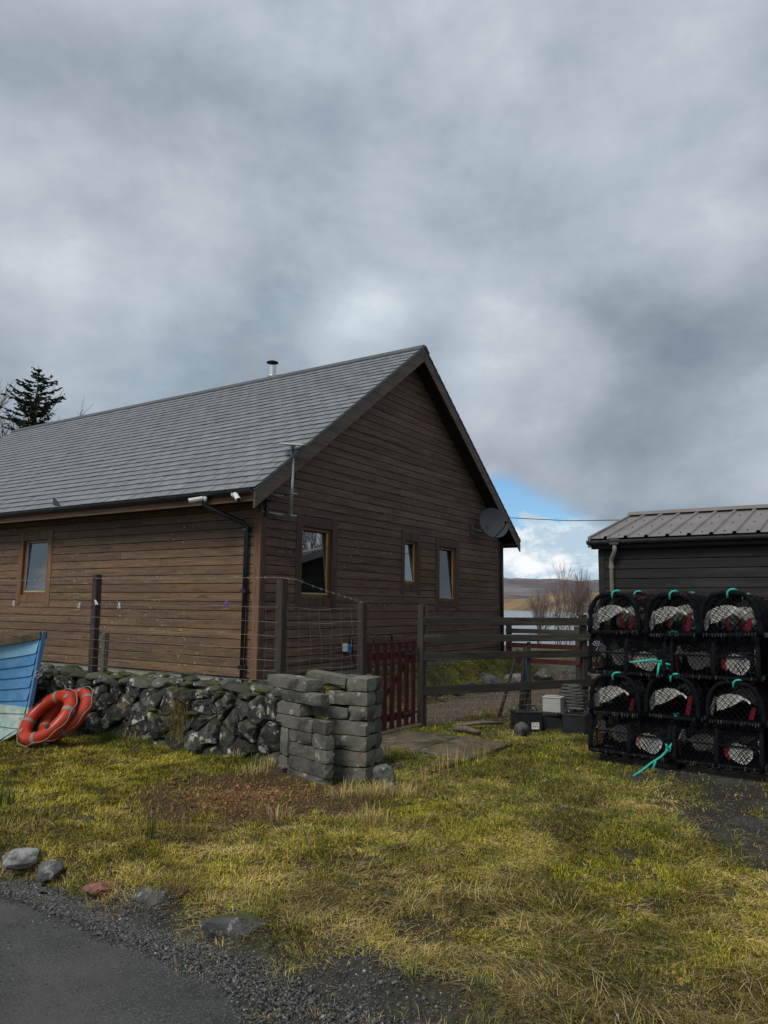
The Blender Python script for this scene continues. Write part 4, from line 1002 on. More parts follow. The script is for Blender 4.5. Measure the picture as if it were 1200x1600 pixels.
MB().box((-.075, SB, SE-.155), (.02, .1, SE-.14)).build('soffit', MT['shedwood'], shed)
gs = gutter('gutter', -.165, SB-.1, .14, SE-.035, .06, MT['gguttr'], shed)
dpz = MB().tube([(-.165, -.28, SE-.08), (-.165, -.28, SE-.18), (-.14, -.26, SE-.23), (-.07, -.2, SE-.32), (-.045, -.19, SE-.37), (-.045, -.19, .3)], .034, 10).build('downpipe', MT['gpipe'], shed, smooth=True)
MB().lathe([(.041, SE-.46), (.041, SE-.40)], 12, c=(-.045, -.19, 0)).build('pipe_collar', MT['gpipe'], dpz)
MB().box((-.21, -.35, SE-.11), (-.10, -.21, SE-.0), bev=.006).build('outlet', MT['gguttr'], gs)
# overhead cable
o = MB().tube([G(7.6, 1.0, 5.2)+(G(3.83+2.3, -3.6, 3.33)-G(7.6, 1.0, 3.9))*t*1.0+Vector((0, 0, 0)) for t in (0,)]+[Vector((3.2, 20, 4.08)), Vector((5.2, 18, 3.75)), Vector((7.2, 16.2, 3.42))] if False else [Vector((2.2, 21, 4.15)), Vector((4.7, 18.8, 3.78)), Vector((7.0, 16.8, 3.62))], .010, 5).build('overhead_cable', MT['black_metal'])
tag(o, 'thin black overhead cable strung between the house and the shed roof', 'cable')

# ------------------------------------------------------------------ lobster creels
def lerp(a, b, t): return a+(b-a)*t
CW, CLn, CH = .252, .395, .392       # half width, half length, height
def prof(t):                         # D-shaped section, t from 0 (left foot) over the top to 1 (right foot)
    t = min(1, max(0, t)); a = PI*(1-t); c, s_ = math.cos(a), math.sin(a)
    return (CW*math.copysign(abs(c)**.62, c), CH*max(0, s_)**.72)
def netting(mb, fn, nu, nv, r, m=0):
    P_ = [[fn(i/nu, j/nv) for j in range(nv+1)] for i in range(nu+1)]
    for i in range(nu):
        for j in range(nv):
            if (i+j) % 2 == 0: mb.tube([P_[i][j], P_[i+1][j+1]], r, 3, m, caps=False)
            else: mb.tube([P_[i+1][j], P_[i][j+1]], r, 3, m, caps=False)
def make_creel(var):
    rd = random.Random(var); root = empty('lobster_creel', (0, 0, 0)); P = []
    def keep(o): P.append(o); ALLCH.append(o); return o
    m = MB(); cs = [(-CW, -CLn), (CW, -CLn), (CW, CLn), (-CW, CLn)]
    m.tube([(x, y, .02) for x, y in cs], .019, 6, closed=True)
    for k in (-.5, 0, .5): m.tube([(-CW, k*CLn, .018), (CW, k*CLn, .018)], .012, 5)
    keep(m.build('base_frame', MT['rubber'], root, smooth=True))
    m = MB()
    for k in range(7): m.box((-CW+.06*k+.01, -CLn, -.002), (-CW+.06*k+.035, CLn, .012))
    keep(m.build('base_slats', MT['rubber'], root))
    for y in (-CLn, 0, CLn):
        m = MB(); m.tube([(prof(t)[0]+rd.uniform(-.004, .004), y+rd.uniform(-.006, .006), prof(t)[1]+.02+rd.uniform(-.004, .004)) for t in np.linspace(0, 1, 41)], [.024+rd.uniform(-.006, .005) for _ in range(41)], 6); keep(m.build('hoop', MT['rubber'], root, smooth=True))
    m = MB(); netting(m, lambda u, v_: (prof(u)[0]*1.01, lerp(-CLn, CLn, v_), prof(u)[1]+.02+.004*math.sin(v_*19)), 50, 36, .0036)
    for y in (-CLn, CLn):
        def fe(u, v_, y=y):
            x = lerp(-CW, CW, u)*.995; c = min(1, abs(x)/CW)**(1/.62); zt = CH*max(0, 1-c*c)**.36
            return (x, y-.010*math.copysign(1, y)*math.sin(PI*v_), .02+zt*v_)
        netting(m, fe, 18, 12, .0030)
    keep(m.build('netting', MT['net'], root))
    # side lines
    m = MB()
    for t in (.13, .87, .5): x, z = prof(t); m.tube([(x, -CLn, z+.02), (x, CLn, z+.02)], .009, 5)
    keep(m.build('stringer', MT['rubber'], root))
    # lashing along the bottom edge, pale ticks
    m = MB()
    for s_ in (-1, 1):
        for y in np.arange(-CLn+.02, CLn, .026): 
            if rd.random() < .6: m.tube([(s_*(CW+.020), y, rd.uniform(-.004, .012)), (s_*(CW+.021), y+rd.uniform(-.004, .014), .042)], rd.uniform(.002, .005), 4)
        for x in np.arange(-CW+.02, CW, .026): 
            if rd.random() < .6: m.tube([(x, s_*(CLn+.020), rd.uniform(-.004, .012)), (x+rd.uniform(-.004, .014), s_*(CLn+.021), .042)], rd.uniform(.002, .005), 4)
    keep(m.build('lashing', MT['lash'], root, kind='stuff'))
    # white parlour sheet behind each end and red patch
    for s_ in (-1, 1):
        m = MB(); sh = rd.uniform(-.02, .02)
        def fw(u, v_): 
            x = lerp(-.165, .14, u); zt = .30-.10*(u-.45)**2*4*.6; zb = min(zt-.012, .115+.03*u+.15*u**1.6+sh)
            return (-x*s_, s_*(CLn-.024-.01*v_), lerp(zb, zt, v_))
        netting(m, fw, 20, 10, .0046); keep(m.build('parlour_net', MT['whitenet'], root))
        m = MB(); rs = rd.uniform(-.03, .03); rh = rd.uniform(.08, .18)
        def fr(u, v_): return (-s_*(lerp(.115, .155, u)+.035*v_+rs), s_*(CLn-.035), lerp(.06, .06+rh, v_))
        netting(m, fr, 7, 14, .0045 if rd.random() < .75 else .0025); keep(m.build('red_netting', MT['rednet'], root))
    # white eyes in each long side: funnel from the hull inwards, and a pale wedge
    for s_ in (-1, 1):
        m = MB()
        def ff(u, v_):
            t = lerp(.055, .20, v_) if s_ < 0 else lerp(.945, .80, v_)
            x, z = prof(t); bul = math.sin(PI*u)*.02
            return (x*.955, s_*lerp(.10, .32, u), .155+(v_-.5)*.18*(1-abs(2*u-1)**3*.75)+.01*math.sin(7*u))
        netting(m, ff, 20, 12, .0036); keep(m.build('entrance_eye', MT['whitenet'], root))
        m = MB()
        def fp(u, v_):
            q = ff(u*.2, v_); return (q[0]*1.01, q[1]-s_*.03, q[2])
        netting(m, fp, 4, 12, .0045); keep(m.build('eye_rim', MT['pinknet'] if rd.random() < .6 else MT['rednet'], root))
        m = MB()
        def fg(u, v_):
            hh = 1-u*.85 if s_ > 0 else 1-u*.85
            return (s_*(CW*.9-.05*(1-v_)), -s_*lerp(.0, .30, u), lerp(.245-.15*(1-u), .25, v_))
        netting(m, fg, 16, 6, .0024); keep(m.build('inner_net', MT['greynet'], root))
    # red flecks on top
    m = MB()
    for k in range(7):
        t = rd.uniform(.35, .75); x, z = prof(t); y = rd.uniform(-.3, .3); m.tube([(x, y, z+.028), (x+rd.uniform(-.03, .03), y+rd.uniform(-.05, .05), z+.032)], .007, 5)
    keep(m.build('red_ties', MT['rednet'], root, kind='stuff'))
    # teal rope becket over the end hoop
    m = MB(); x, z = prof(.52); y = -CLn-.0
    pts = [(x-.045, y-.022, z-.025), (x-.04, y-.028, z+.03), (x-.015, y-.024, z+.052), (x+.02, y-.02, z+.055), (x+.035, y+.0, z+.045)]
    m.tube(pts, .0105, 6); m.tube([(x-.02, y-.02, z+.05), (x+.0, y+.03, z+.045)], .009, 6)
    keep(m.build('rope_tie', MT['green'], root, smooth=True))
    return root
protos = [make_creel(q) for q in (3, 8, 21, 34)]
spots_c = []     # (a, b, z, rz (0: length along b shows side to camera; 90: length along a shows end), label)
pa, pb = .26, -4.50; base_z = .095
DF = 2*CW+.035; LF = 2*CLn+.03
names_side = {0: ['lower left', 'lower right'], 2: ['upper left', 'upper right']}
cols5 = ['first', 'second', 'third']
levels = {0: 'bottom layer', 1: 'second layer up', 2: 'third layer up', 3: 'top layer'}
used = [False]*4
cfg = []
for lv in range(4):
    z0 = base_z+lv*(CH+.018)
    if lv % 2 == 0:      # long side along the front
        for j in range(2):
            for i in range(3):
                lab = 'lobster creel lying side-on in the %s, %s of the front pair' % (levels[lv], 'left' if j == 0 else 'right') if i == 0 else 'lobster creel side-on in the %s, %s row behind the %s one' % (levels[lv], ('middle', 'back')[i-1], ('left', 'right')[j])
                cfg.append((pa+CW+i*DF, pb-CLn-j*LF, z0, 0 if (i+j) % 2 == 0 else PI, lab, lv == 2 and j == 1))
    else:
        for j in range(3):
            for i in range(2):
                lab = 'lobster creel end-on in the %s, %s from the left at the front' % (levels[lv], cols5[j]) if i == 0 else 'lobster creel end-on in the %s, %s from the left, back row' % (levels[lv], cols5[j])
                cfg.append((pa+CLn+i*LF, pb-CW-.03-j*(DF+.02), z0, -PI/2, lab, False))
for k, (a_, b_, z_, rz_, lab, fl_) in enumerate(cfg):
    v_ = (k*7//3+k) % 4
    if not used[v_]: o = protos[v_]; used[v_] = True
    else: o = copy_tree(protos[v_])
    o.location = G(a_+random.uniform(-.012, .012), b_+random.uniform(-.012, .012), z_); o.rotation_euler = (random.uniform(-.03, .03), random.uniform(-.03, .03), TH+rz_+random.uniform(-.06, .06)); o.scale = (random.uniform(.96, 1.05), random.uniform(.97, 1.03), random.uniform(.95, 1.04))
    tag(o, lab, 'lobster creel', 'black lobster creels stacked beside the shed')
# a second column of creels further right
for lv in range(4):
    o = copy_tree(protos[lv % 2]); o.location = G(pa+.62, pb-2*LF-.36, base_z+lv*(CH+.03)); o.rotation_euler = (0, 0, TH-PI/2+random.uniform(-.05, .05))
    tag(o, 'lobster creel at the right edge of the stack, %s' % levels[lv], 'lobster creel', 'black lobster creels stacked beside the shed')
# pallets
for j in range(2):
    p = empty('pallet', G(pa+.12, pb-.05-j*.86, 0), TH, label='dark wooden pallet under the %s half of the creel stack' % ('left', 'right')[j], cat='pallet', group='pallets under the creels')
    for k in range(3): MB().box((-.02+k*.6, -.78, .0), (.08+k*.6, .0, .06), bev=.004).build('bearer', MT['pallet'], p)
    for k in range(7): MB().box((-.03, -.78+k*.115, .061), (1.5, -.70+k*.115, .080), bev=.003).build('deck_board', MT['pallet'], p)
def tealrope(name, pts, lab, r=.011):
    e = empty(name, pts[0][0], 0, label=lab, cat='rope', group='teal rope tails hanging from the creels'); o0 = Vector(pts[0][0])
    for i, seg in enumerate(pts):
        MB().tube([Vector(q)-o0 for q in seg], [r*1.25]+[r]*(len(seg)-2)+[r*.8], 7).build(('rope_tail', 'rope_end', 'rope_end')[min(i, 2)], MT['green'], e, smooth=True)
    MB().tube([Vector(pts[1][0])-o0+Vector((.022*math.cos(t), -.005*math.sin(2*t), .02*math.sin(t))) for t in np.linspace(0, 2*PI, 9)[:-1]], r*.9, 6, closed=True).build('knot', MT['green'], e, smooth=True)
R1 = G(pa-.03, -5.28, .22)
tealrope('teal_rope', [[R1, R1+Vector((-.09, -.05, -.06)), R1+Vector((-.22, -.1, -.12)), R1+Vector((-.32, -.16, -.17)), R1+Vector((-.42, -.2, -.215))], [R1, R1+Vector((.04, .0, .06))], [R1+Vector((.0, -.0, .0)), R1+Vector((-.03, -.02, .055))], [R1+Vector((-.16, -.08, -.09)), R1+Vector((-.19, -.09, -.18))]], 'teal rope tail hanging from the bottom creel towards the grass')
R2 = G(pa-.03, -5.24, 1.06)
tealrope('teal_rope', [[R2, R2+Vector((-.08, .0, .03)), R2+Vector((-.2, .03, .01)), R2+Vector((-.3, .05, -.0))], [R2, R2+Vector((.1, -.03, -.02))], [R2, R2+Vector((.06, -.02, -.06))], [R2+Vector((-.02, -.0, -.0)), R2+Vector((-.05, -.02, -.13))]], 'teal rope knotted across the gap between the upper side-on creels')

# ------------------------------------------------------------------ boat
boat = empty('rowing_boat', G(-2.65, .79, 0), TH, label='old blue clinker rowing boat with pale green bottom, its bow beside the life rings', cat='boat')
BL = 4.4; NS = 8
def hull(s_, t, side):      # s_ 0 bow .. 1 stern ; t 0 keel .. 1 gunwale
    sheer = 1.235-.42*math.sin(PI*min(1, s_*1.05)*.5)**.8 + .18*max(0, s_-.55)
    z = sheer*(t**.9) + (0.0)*(1-t)
    stem_b = .0+.22*(1-t) + .0; stem_b = .02+.26*(1-z/1.235) + .42*max(0, (.30-z)/.30)**2.2
    b = lerp(stem_b, BL, s_)
    full_ = math.sin(PI*min(.985, s_*.80+.0)*1.0)**.9 if s_ > 0 else 0
    wd = .78*full_*(t**(.55+.9*(1-min(1, s_*1.8)))) 
    wd = max(wd, .022)
    return Vector((side*wd, b, z))
bands = [0, .13, .26, .38, .50, .61, .72, .83, 1.0]
MTb = bpy.data.materials.new('boat_paint'); MTb.use_nodes = True
t_ = MTb.node_tree; n_b = t_.nodes; l_b = t_.links; bs = n_b['Principled BSDF']; bs.inputs['Roughness'].default_value = .5
tcn = n_b.new('ShaderNodeTexCoord'); sx = n_b.new('ShaderNodeSeparateXYZ'); l_b.new(tcn.outputs['Object'], sx.inputs[0])
nz_ = n_b.new('ShaderNodeTexNoise'); nz_.inputs['Scale'].default_value = 9; nz_.inputs['Detail'].default_value = 8; l_b.new(tcn.outputs['Object'], nz_.inputs[0])
def mapr(x, a, b):
    q = n_b.new('ShaderNodeMapRange'); l_b.new(x, q.inputs[0]); q.inputs[1].default_value = a; q.inputs[2].default_value = b; return q.outputs[0]
def mx_(f, a, b):
    q = n_b.new('ShaderNodeMix'); q.data_type = 'RGBA'
    for s_, v_ in ((q.inputs[0], f), (q.inputs[6], a), (q.inputs[7], b)):
        if isinstance(v_, tuple): s_.default_value = (*v_, 1)
        else: l_b.new(v_, s_)
    return q.outputs[2]
blue = mx_(mapr(nz_.outputs[0], .35, .7), (.07, .23, .47), (.12, .30, .53)); pale = mx_(mapr(nz_.outputs[0], .35, .68), (.30, .45, .41), (.55, .64, .58))
c_ = mx_(mapr(sx.outputs[2], .418, .422), pale, blue)
nz2 = n_b.new('ShaderNodeTexNoise'); nz2.inputs['Scale'].default_value = 26; nz2.inputs['Detail'].default_value = 6; l_b.new(tcn.outputs['Object'], nz2.inputs[0])
c_ = mx_(mapr(nz2.outputs[0], .66, .70), c_, (.12, .10, .08)); l_b.new(c_, bs.inputs['Base Color'])
MT['lightblue'] = mat('sky_blue_paint', (.20, .45, .66), (.28, .52, .68), 5, .45, spots=(((.12, .16, .2), 14, .66, .7), ((.35, .45, .5), 6, .62, .7)))
for side in (-1, 1):
    for k in range(len(bands)-1):
        m = MB(); vs = []; n = 26; t0, t1 = bands[k]-(.012 if k else 0), bands[k+1]
        for i in range(n+1):
            s_ = (i/n)**1.5; lo_ = hull(s_, max(0, t0), side); hi_ = hull(s_, t1, side)
            o_lo = Vector((side*.020, 0, 0)); o_hi = Vector((side*.004, 0, 0))
            vs += [lo_+o_lo, hi_+o_hi, hi_-Vector((side*.012, 0, 0)), lo_+o_lo-Vector((side*.016, 0, 0))]
        fs = [(4*i+a_, 4*i+4+a_, 4*i+4+(a_+1) % 4, 4*i+(a_+1) % 4) for i in range(n) for a_ in range(4)]
        m.add(vs, fs); m.build('plank', MT['lightblue'] if k == len(bands)-2 else MTb, boat, smooth=False)
    m = MB(); pts = [hull((i/26)**1.5, 1, side)+Vector((side*.012, 0, .015)) for i in range(27)]
    vs = []
    for ip, p_ in enumerate(pts):
        k_ = min(1, .25+ip*.15); side_ = side; side = side_*k_; vs += [p_+Vector((side*.036, -.02, -.055)), p_+Vector((side*.036, -.02, .018)), p_+Vector((-side*.03, -.02, .018)), p_+Vector((-side*.03, -.02, -.055))]; side = side_
    m.add(vs, [(4*i+a_, 4*i+4+a_, 4*i+4+(a_+1) % 4, 4*i+(a_+1) % 4) for i in range(26) for a_ in range(4)]+[(0, 1, 2, 3)]); m.build('gunwale', MT['timber'] if False else wood('gunwale_wood', (.06, .045, .03), (.12, .095, .06), 'y', .1, False, rough=.85), boat)
m = MB(); st = [(.0, 1.27), (.03, 1.1), (.07, .8), (.14, .45), (.2, .3), (.3, .15), (.45, .04), (.7, -.02), (1.2, -.04), (3.0, -.04), (4.3, -.02)]
m_ = [hull(0, (z/1.235)**(1/.9) if z > 0 else 0, 1) for _, z in st]
vs = []
for z in (1.26, 1.1, .9, .7, .5, .35, .22, .12, .05, .01): 
    q = hull(0, (min(z, 1.235)/1.235)**(1/.9), 1); vs += [(-.024, q.y-.035, z), (.024, q.y-.035, z), (.026, q.y+.05, z), (-.026, q.y+.05, z)]
for y_ in (1.0, 2.2, 4.35): vs += [(-.024, y_, -.05), (.024, y_, -.05), (.024, y_, .03), (-.024, y_, .03)]
ng = len(vs)//4; m.add(vs, [(4*i+a_, 4*i+4+a_, 4*i+4+(a_+1) % 4, 4*i+(a_+1) % 4) for i in range(ng-1) for a_ in range(4)]+[(0, 1, 2, 3)]); m.build('stem_and_keel', MTb, boat)
m = MB(); q = [hull(1, t, 1) for t in np.linspace(0, 1, 8)]; pl = [Vector((p_.x, p_.y, p_.z)) for p_ in q]+[Vector((-p_.x, p_.y, p_.z)) for p_ in reversed(q)]; m.prism(pl, (0, .03, 0)); m.build('transom', MTb, boat)
for s_ in (.3, .55, .8):
    p_ = hull(s_, .72, 1); MB().box((-p_.x+.01, p_.y-.11, p_.z), (p_.x-.01, p_.y+.11, p_.z+.025), bev=.004).build('thwart', MT['timber'], boat)
sh = MB(); c0 = hull(0, .62, -1)
for r_, dz_ in ((.026, 0), (.022, -.035)): sh.tube([Vector((-.01, c0.y-.05, c0.z+dz_))+Vector((.022*math.cos(t), -.0, .022*math.sin(t))) for t in np.linspace(0, 2*PI, 11)[:-1]], .008, 6, closed=True)
sh.build('mooring_shackle', MT['steel'], boat)

# ------------------------------------------------------------------ life rings
def life_ring(loc, nrm, spin, lab):
    e = empty('life_ring', loc, 0, label=lab, cat='life ring', group='orange life rings by the wall')
    z = Vector(nrm).normalized(); q = z.to_track_quat('Z', 'Y'); e.rotation_mode = 'QUATERNION'; e.rotation_quaternion = q @ Euler((0, 0, spin)).to_quaternion()
    R_, r_ = .285, .070
    m = MB(); m.tube([(R_*math.cos(t), R_*math.sin(t), 0) for t in np.linspace(0, 2*PI, 49)[:-1]], r_, 16, closed=True); m.build('ring_body', MT['ring'], e, smooth=True)
    for k in range(4):
        t0 = k*PI/2+.2; m = MB(); m.tube([(R_*math.cos(t), R_*math.sin(t), 0) for t in np.linspace(t0, t0+.16, 4)], r_+.003, 16, caps=False); m.build('reflective_band', MT['tape'], e, smooth=True)
    m = MB(); pts = []
    for i in range(64):
        t = 2*PI*i/64; s_ = abs(math.sin(2*(t-.28))); rr = R_+r_+.006+.02*s_; pts.append((rr*math.cos(t), rr*math.sin(t), .01+.012*math.sin(9*t)))
    m.tube(pts, .006, 5, closed=True); m.build('grab_rope', MT['rope'], e, smooth=True)
    for k in range(4):
        t = k*PI/2+.95; m = MB(); m.lathe([(.02, .0), (.03, .004), (.03, .01), (.012, .012)], 10, c=(R_*math.cos(t), R_*math.sin(t), r_-.004)); m.build('moulded_emblem', MT['black_metal'] if k % 2 else MT['tape'], e)
    return e
life_ring((-3.70, 8.52, .33), (-.415, -.59, .668), .1, 'front orange life ring with grey bands leaning beside the boat bow')
life_ring((-3.585, 8.72, .335), (-.46, -.55, .66), .6, 'rear orange life ring tucked behind the first against the wall')

# ------------------------------------------------------------------ trees
def bare_tree(name, loc, h, lab, seed, stems=4, spread=.35, r0=.05, depth=5, nb=3, cat='tree', group=None):
    rd = random.Random(seed); e = empty(name, loc, 0, label=lab, cat=cat, group=group); trunk = MB(); crown = MB()
    def grow(p, d, L_, r, dep):
        n = 3; pts = [p]; q = p.copy(); dd = d.copy()
        for i in range(n):
            dd = (dd+Vector((rd.gauss(0, .13), rd.gauss(0, .13), rd.gauss(.05, .07)))).normalized(); q = q+dd*L_/n; pts.append(q.copy())
        (trunk if dep >= depth-1 else crown).tube(pts, [r, r*.88, r*.76, r*.62], 5 if dep >= depth-1 else 3, caps=False)
        if dep == 0: return
        for k in range(nb if dep > 1 else nb+1):
            t = rd.uniform(.35, 1.0); s_ = pts[min(n, int(t*n)+0)].lerp(pts[min(n, int(t*n)+1)] if int(t*n) < n else pts[n], .5)
            nd_ = (dd+Vector((rd.gauss(0, spread), rd.gauss(0, spread), rd.uniform(-.02, .32)))).normalized(); grow(s_, nd_, L_*rd.uniform(.55, .8), r*.58, dep-1)
        grow(pts[-1], dd, L_*.72, r*.6, dep-1)
    for s_ in range(stems):
        d = Vector((rd.gauss(0, .22), rd.gauss(0, .22), 1)).normalized(); grow(Vector((rd.gauss(0, .12), rd.gauss(0, .12), 0)), d, h*.34, r0, depth)
    trunk.build('trunk', MT['bark'], e); crown.build('crown', MT['twig'], e); return e
def bz(x, y): return float(hgt(np.array([x]), np.array([y]))[0])
for (px_, y_, h_, sd, st, lab) in ((872, 33, 4.3, 4, 5, 'bare birch with many upright stems by the loch, tallest of the clump'), (838, 36, 3.2, 9, 4, 'low bare bush left of the birch clump by the loch'), (908, 30, 3.4, 12, 4, 'bare bush by the shed corner right of the birch'), (888, 40, 3.9, 15, 3, 'thin bare birch behind the main clump')):
    x_ = (px_-600)/FPX*y_; bare_tree('bare_tree', (x_, y_, bz(x_, y_)-.1), h_, lab, sd, st+1, .30, .022, 4, 3 if sd in (9, 12) else 2, group='bare trees by the loch')
bare_tree('bare_tree', (-17.4, 33, -.3), 12.2, 'leafless tree with pale branches left of the spruce behind the roof', 21, 3, .36, .16, 5, 3)
bare_tree('bare_tree', (24, 19.5, 0), 8.5, 'leafless tree right of the shed that shows as a reflection in the gable window', 31, 3, .4, .14, 5, 3)
def spruce(loc, h, lab, seed):
    rd = random.Random(seed); e = empty('spruce_tree', loc, 0, label=lab, cat='tree')
    MB().tube([(0, 0, 0), (.05, 0, h*.5), (0, 0, h)], [.22, .12, .01], 8).build('trunk', MT['bark'], e, smooth=True)
    br = MB(); V = []; 
    z = h*.22
    while z < h-.15:
        k = (h-z)/h; n = 5 if k < .12 else 7
        for j in range(n):
            a = rd.uniform(0, 2*PI); L_ = (4.6*k**.82+.15)*rd.uniform(.5, 1.2); up_ = rd.uniform(.1, .45) if k < .2 else rd.uniform(-.12, .22)
            p0 = Vector((0, 0, z+rd.uniform(-.1, .1))); d = Vector((math.cos(a), math.sin(a), up_)).normalized(); pts = [p0]
            for i in range(1, 7): pts.append(p0+d*L_*i/6+Vector((0, 0, -.10*L_*(i/6)*(1-i/6)*2+.05*(i/6)**2*L_)))
            br.tube(pts, [.03*k+.008]*6+[.004], 4, caps=False)
            m_ = int(27*L_)+6
            for q in range(m_):
                t = rd.uniform(.12, 1.02); i = min(5, int(t*6)); c = pts[i].lerp(pts[i+1], t*6-i) if t < 1 else pts[6]
                side = rd.choice((-1, 1)); sd_ = Vector((-d.y*side, d.x*side, 0)); ln = rd.uniform(.10, .34)*(1.15-t*.6)*min(1, L_+.3)
                tip = c+(d*.65+sd_*rd.uniform(.3, 1)+Vector((0, 0, rd.uniform(-.35, .12)))).normalized()*ln
                V.append((c, tip, rd.uniform(.02, .045)))
        z += .17+.1*k
    br.build('branches', MT['bark'], e)
    nl = MB()
    for c, tip, wd in V:
        ax = (tip-c); L_ = ax.length; ax.normalize(); n1 = ax.cross(Vector((0, 0, 1))).normalized(); n2 = ax.cross(n1)
        for r_ in range(3):
            ph = r_*PI/3+.3; o = (n1*math.cos(ph)+n2*math.sin(ph))*wd; mid = c.lerp(tip, .45)
            nl.add([c, mid+o, tip, mid-o], [(0, 1, 2, 3)])
    nl.build('needles', MT['needle'], e); return e
spruce((-15.3, 32, 0), 11.9, 'dark spruce tree standing behind the far end of the roof', 3)

# ------------------------------------------------------------------ grass and small ground cover
def blades(name, x, y, z, L_, wdt, az, tilt, bend, col, label=None, cat='grass'):
    n = len(x); d = np.stack([np.cos(az), np.sin(az)], -1); p = np.stack([-np.sin(az), np.cos(az)], -1)
    hx_ = L_*np.sin(tilt); hz = L_*np.cos(tilt)
    V = np.zeros((n, 5, 3), np.float32)
    b0 = np.stack([x, y, z], -1)
    def setv(i, f, zf, wf):
        V[:, i, 0] = x+d[:, 0]*hx_*f+p[:, 0]*wdt*wf; V[:, i, 1] = y+d[:, 1]*hx_*f+p[:, 1]*wdt*wf; V[:, i, 2] = z+hz*zf
    setv(0, 0, -.1, -.5); setv(1, 0, -.1, .5)
    setv(2, .38, .55, .42); setv(3, .38, .55, -.42)
    f2 = 1.0+.0*bend; setv(4, 1.0, 1.0, 0)
    V[:, 4, 2] -= bend*L_; V[:, 4, 0] += d[:, 0]*bend*L_*.5; V[:, 4, 1] += d[:, 1]*bend*L_*.5
    V[:, 4, 2] = np.maximum(V[:, 4, 2], z+.004)
    me = bpy.data.meshes.new(name); me.vertices.add(n*5); me.vertices.foreach_set('co', V.reshape(-1))
    o = (np.arange(n)*5)[:, None]; lv = np.concatenate([o+np.array([0, 1, 2, 3]), o+np.array([3, 2, 4])], 1).reshape(-1)
    me.loops.add(n*7); me.loops.foreach_set('vertex_index', lv.astype(np.int32)); me.polygons.add(n*2)
    ls = (np.arange(n)*7)[:, None]+np.array([0, 4]); me.polygons.foreach_set('loop_start', ls.reshape(-1).astype(np.int32)); me.polygons.foreach_set('loop_total', np.tile([4, 3], n).astype(np.int32))
    me.polygons.foreach_set('use_smooth', np.ones(n*2, bool))
    ca = me.color_attributes.new('Col', 'FLOAT_COLOR', 'POINT'); c4 = np.concatenate([col, np.ones((n, 1))], 1); ca.data.foreach_set('color', np.repeat(c4, 5, 0).astype(np.float32).reshape(-1))
    me.materials.append(MT['grass']); me.update(); me.validate(); ob = bpy.data.objects.new(name, me); COL.objects.link(ob); ob['kind'] = 'stuff'; ob['label'] = label; ob['category'] = cat
    return ob
def specks(name, x, y, z, sz, col, label, cat='moss'):
    n = len(x); V = np.zeros((n, 3, 3), np.float32); a0 = rng.uniform(0, 2*PI, n)
    V[:, 0] = np.stack([x+np.cos(a0)*sz*.3, y+np.sin(a0)*sz*.3, z-.002], -1); V[:, 1] = np.stack([x-np.cos(a0)*sz*.3, y-np.sin(a0)*sz*.3, z-.002], -1)
    a1 = rng.uniform(0, 2*PI, n); l1 = sz*rng.uniform(.2, 1.6, n); V[:, 2] = np.stack([x+np.cos(a1)*l1, y+np.sin(a1)*l1, z+sz*rng.uniform(.3, 1.3, n)], -1)
    me = bpy.data.meshes.new(name); me.vertices.add(n*3); me.vertices.foreach_set('co', V.reshape(-1)); me.loops.add(n*3); me.loops.foreach_set('vertex_index', np.arange(n*3, dtype=np.int32))
    me.polygons.add(n); me.polygons.foreach_set('loop_start', (np.arange(n)*3).astype(np.int32)); me.polygons.foreach_set('loop_total', np.full(n, 3, np.int32))
    ca = me.color_attributes.new('Col', 'FLOAT_COLOR', 'POINT'); ca.data.foreach_set('color', np.repeat(np.concatenate([col, np.ones((n, 1))], 1), 3, 0).astype(np.float32).reshape(-1))
    me.materials.append(MT['grass']); me.update(); me.validate(); ob = bpy.data.objects.new(name, me); COL.objects.link(ob); tag(ob, label, cat, kind='stuff')
def sample(n, a0, a1, b0, b1, dens_pow=1.0):
    # positions over a patch in the plot grid, thinned with distance from the viewer's side
    a = rng.uniform(a0, a1, n); b = rng.uniform(b0, b1, n)
    x = OX+a*math.cos(TH)-b*math.sin(TH); y = OY+a*math.sin(TH)+b*math.cos(TH)
    return a, b, x, y
N0 = 3400000
a, b, x, y = sample(N0, -5.1, 8.4, -8.2, 4.6)
dist = np.hypot(x, y); infr = (np.abs(x/np.maximum(y, .1)) < .60) & (y > 2.2) & (dist < 20)
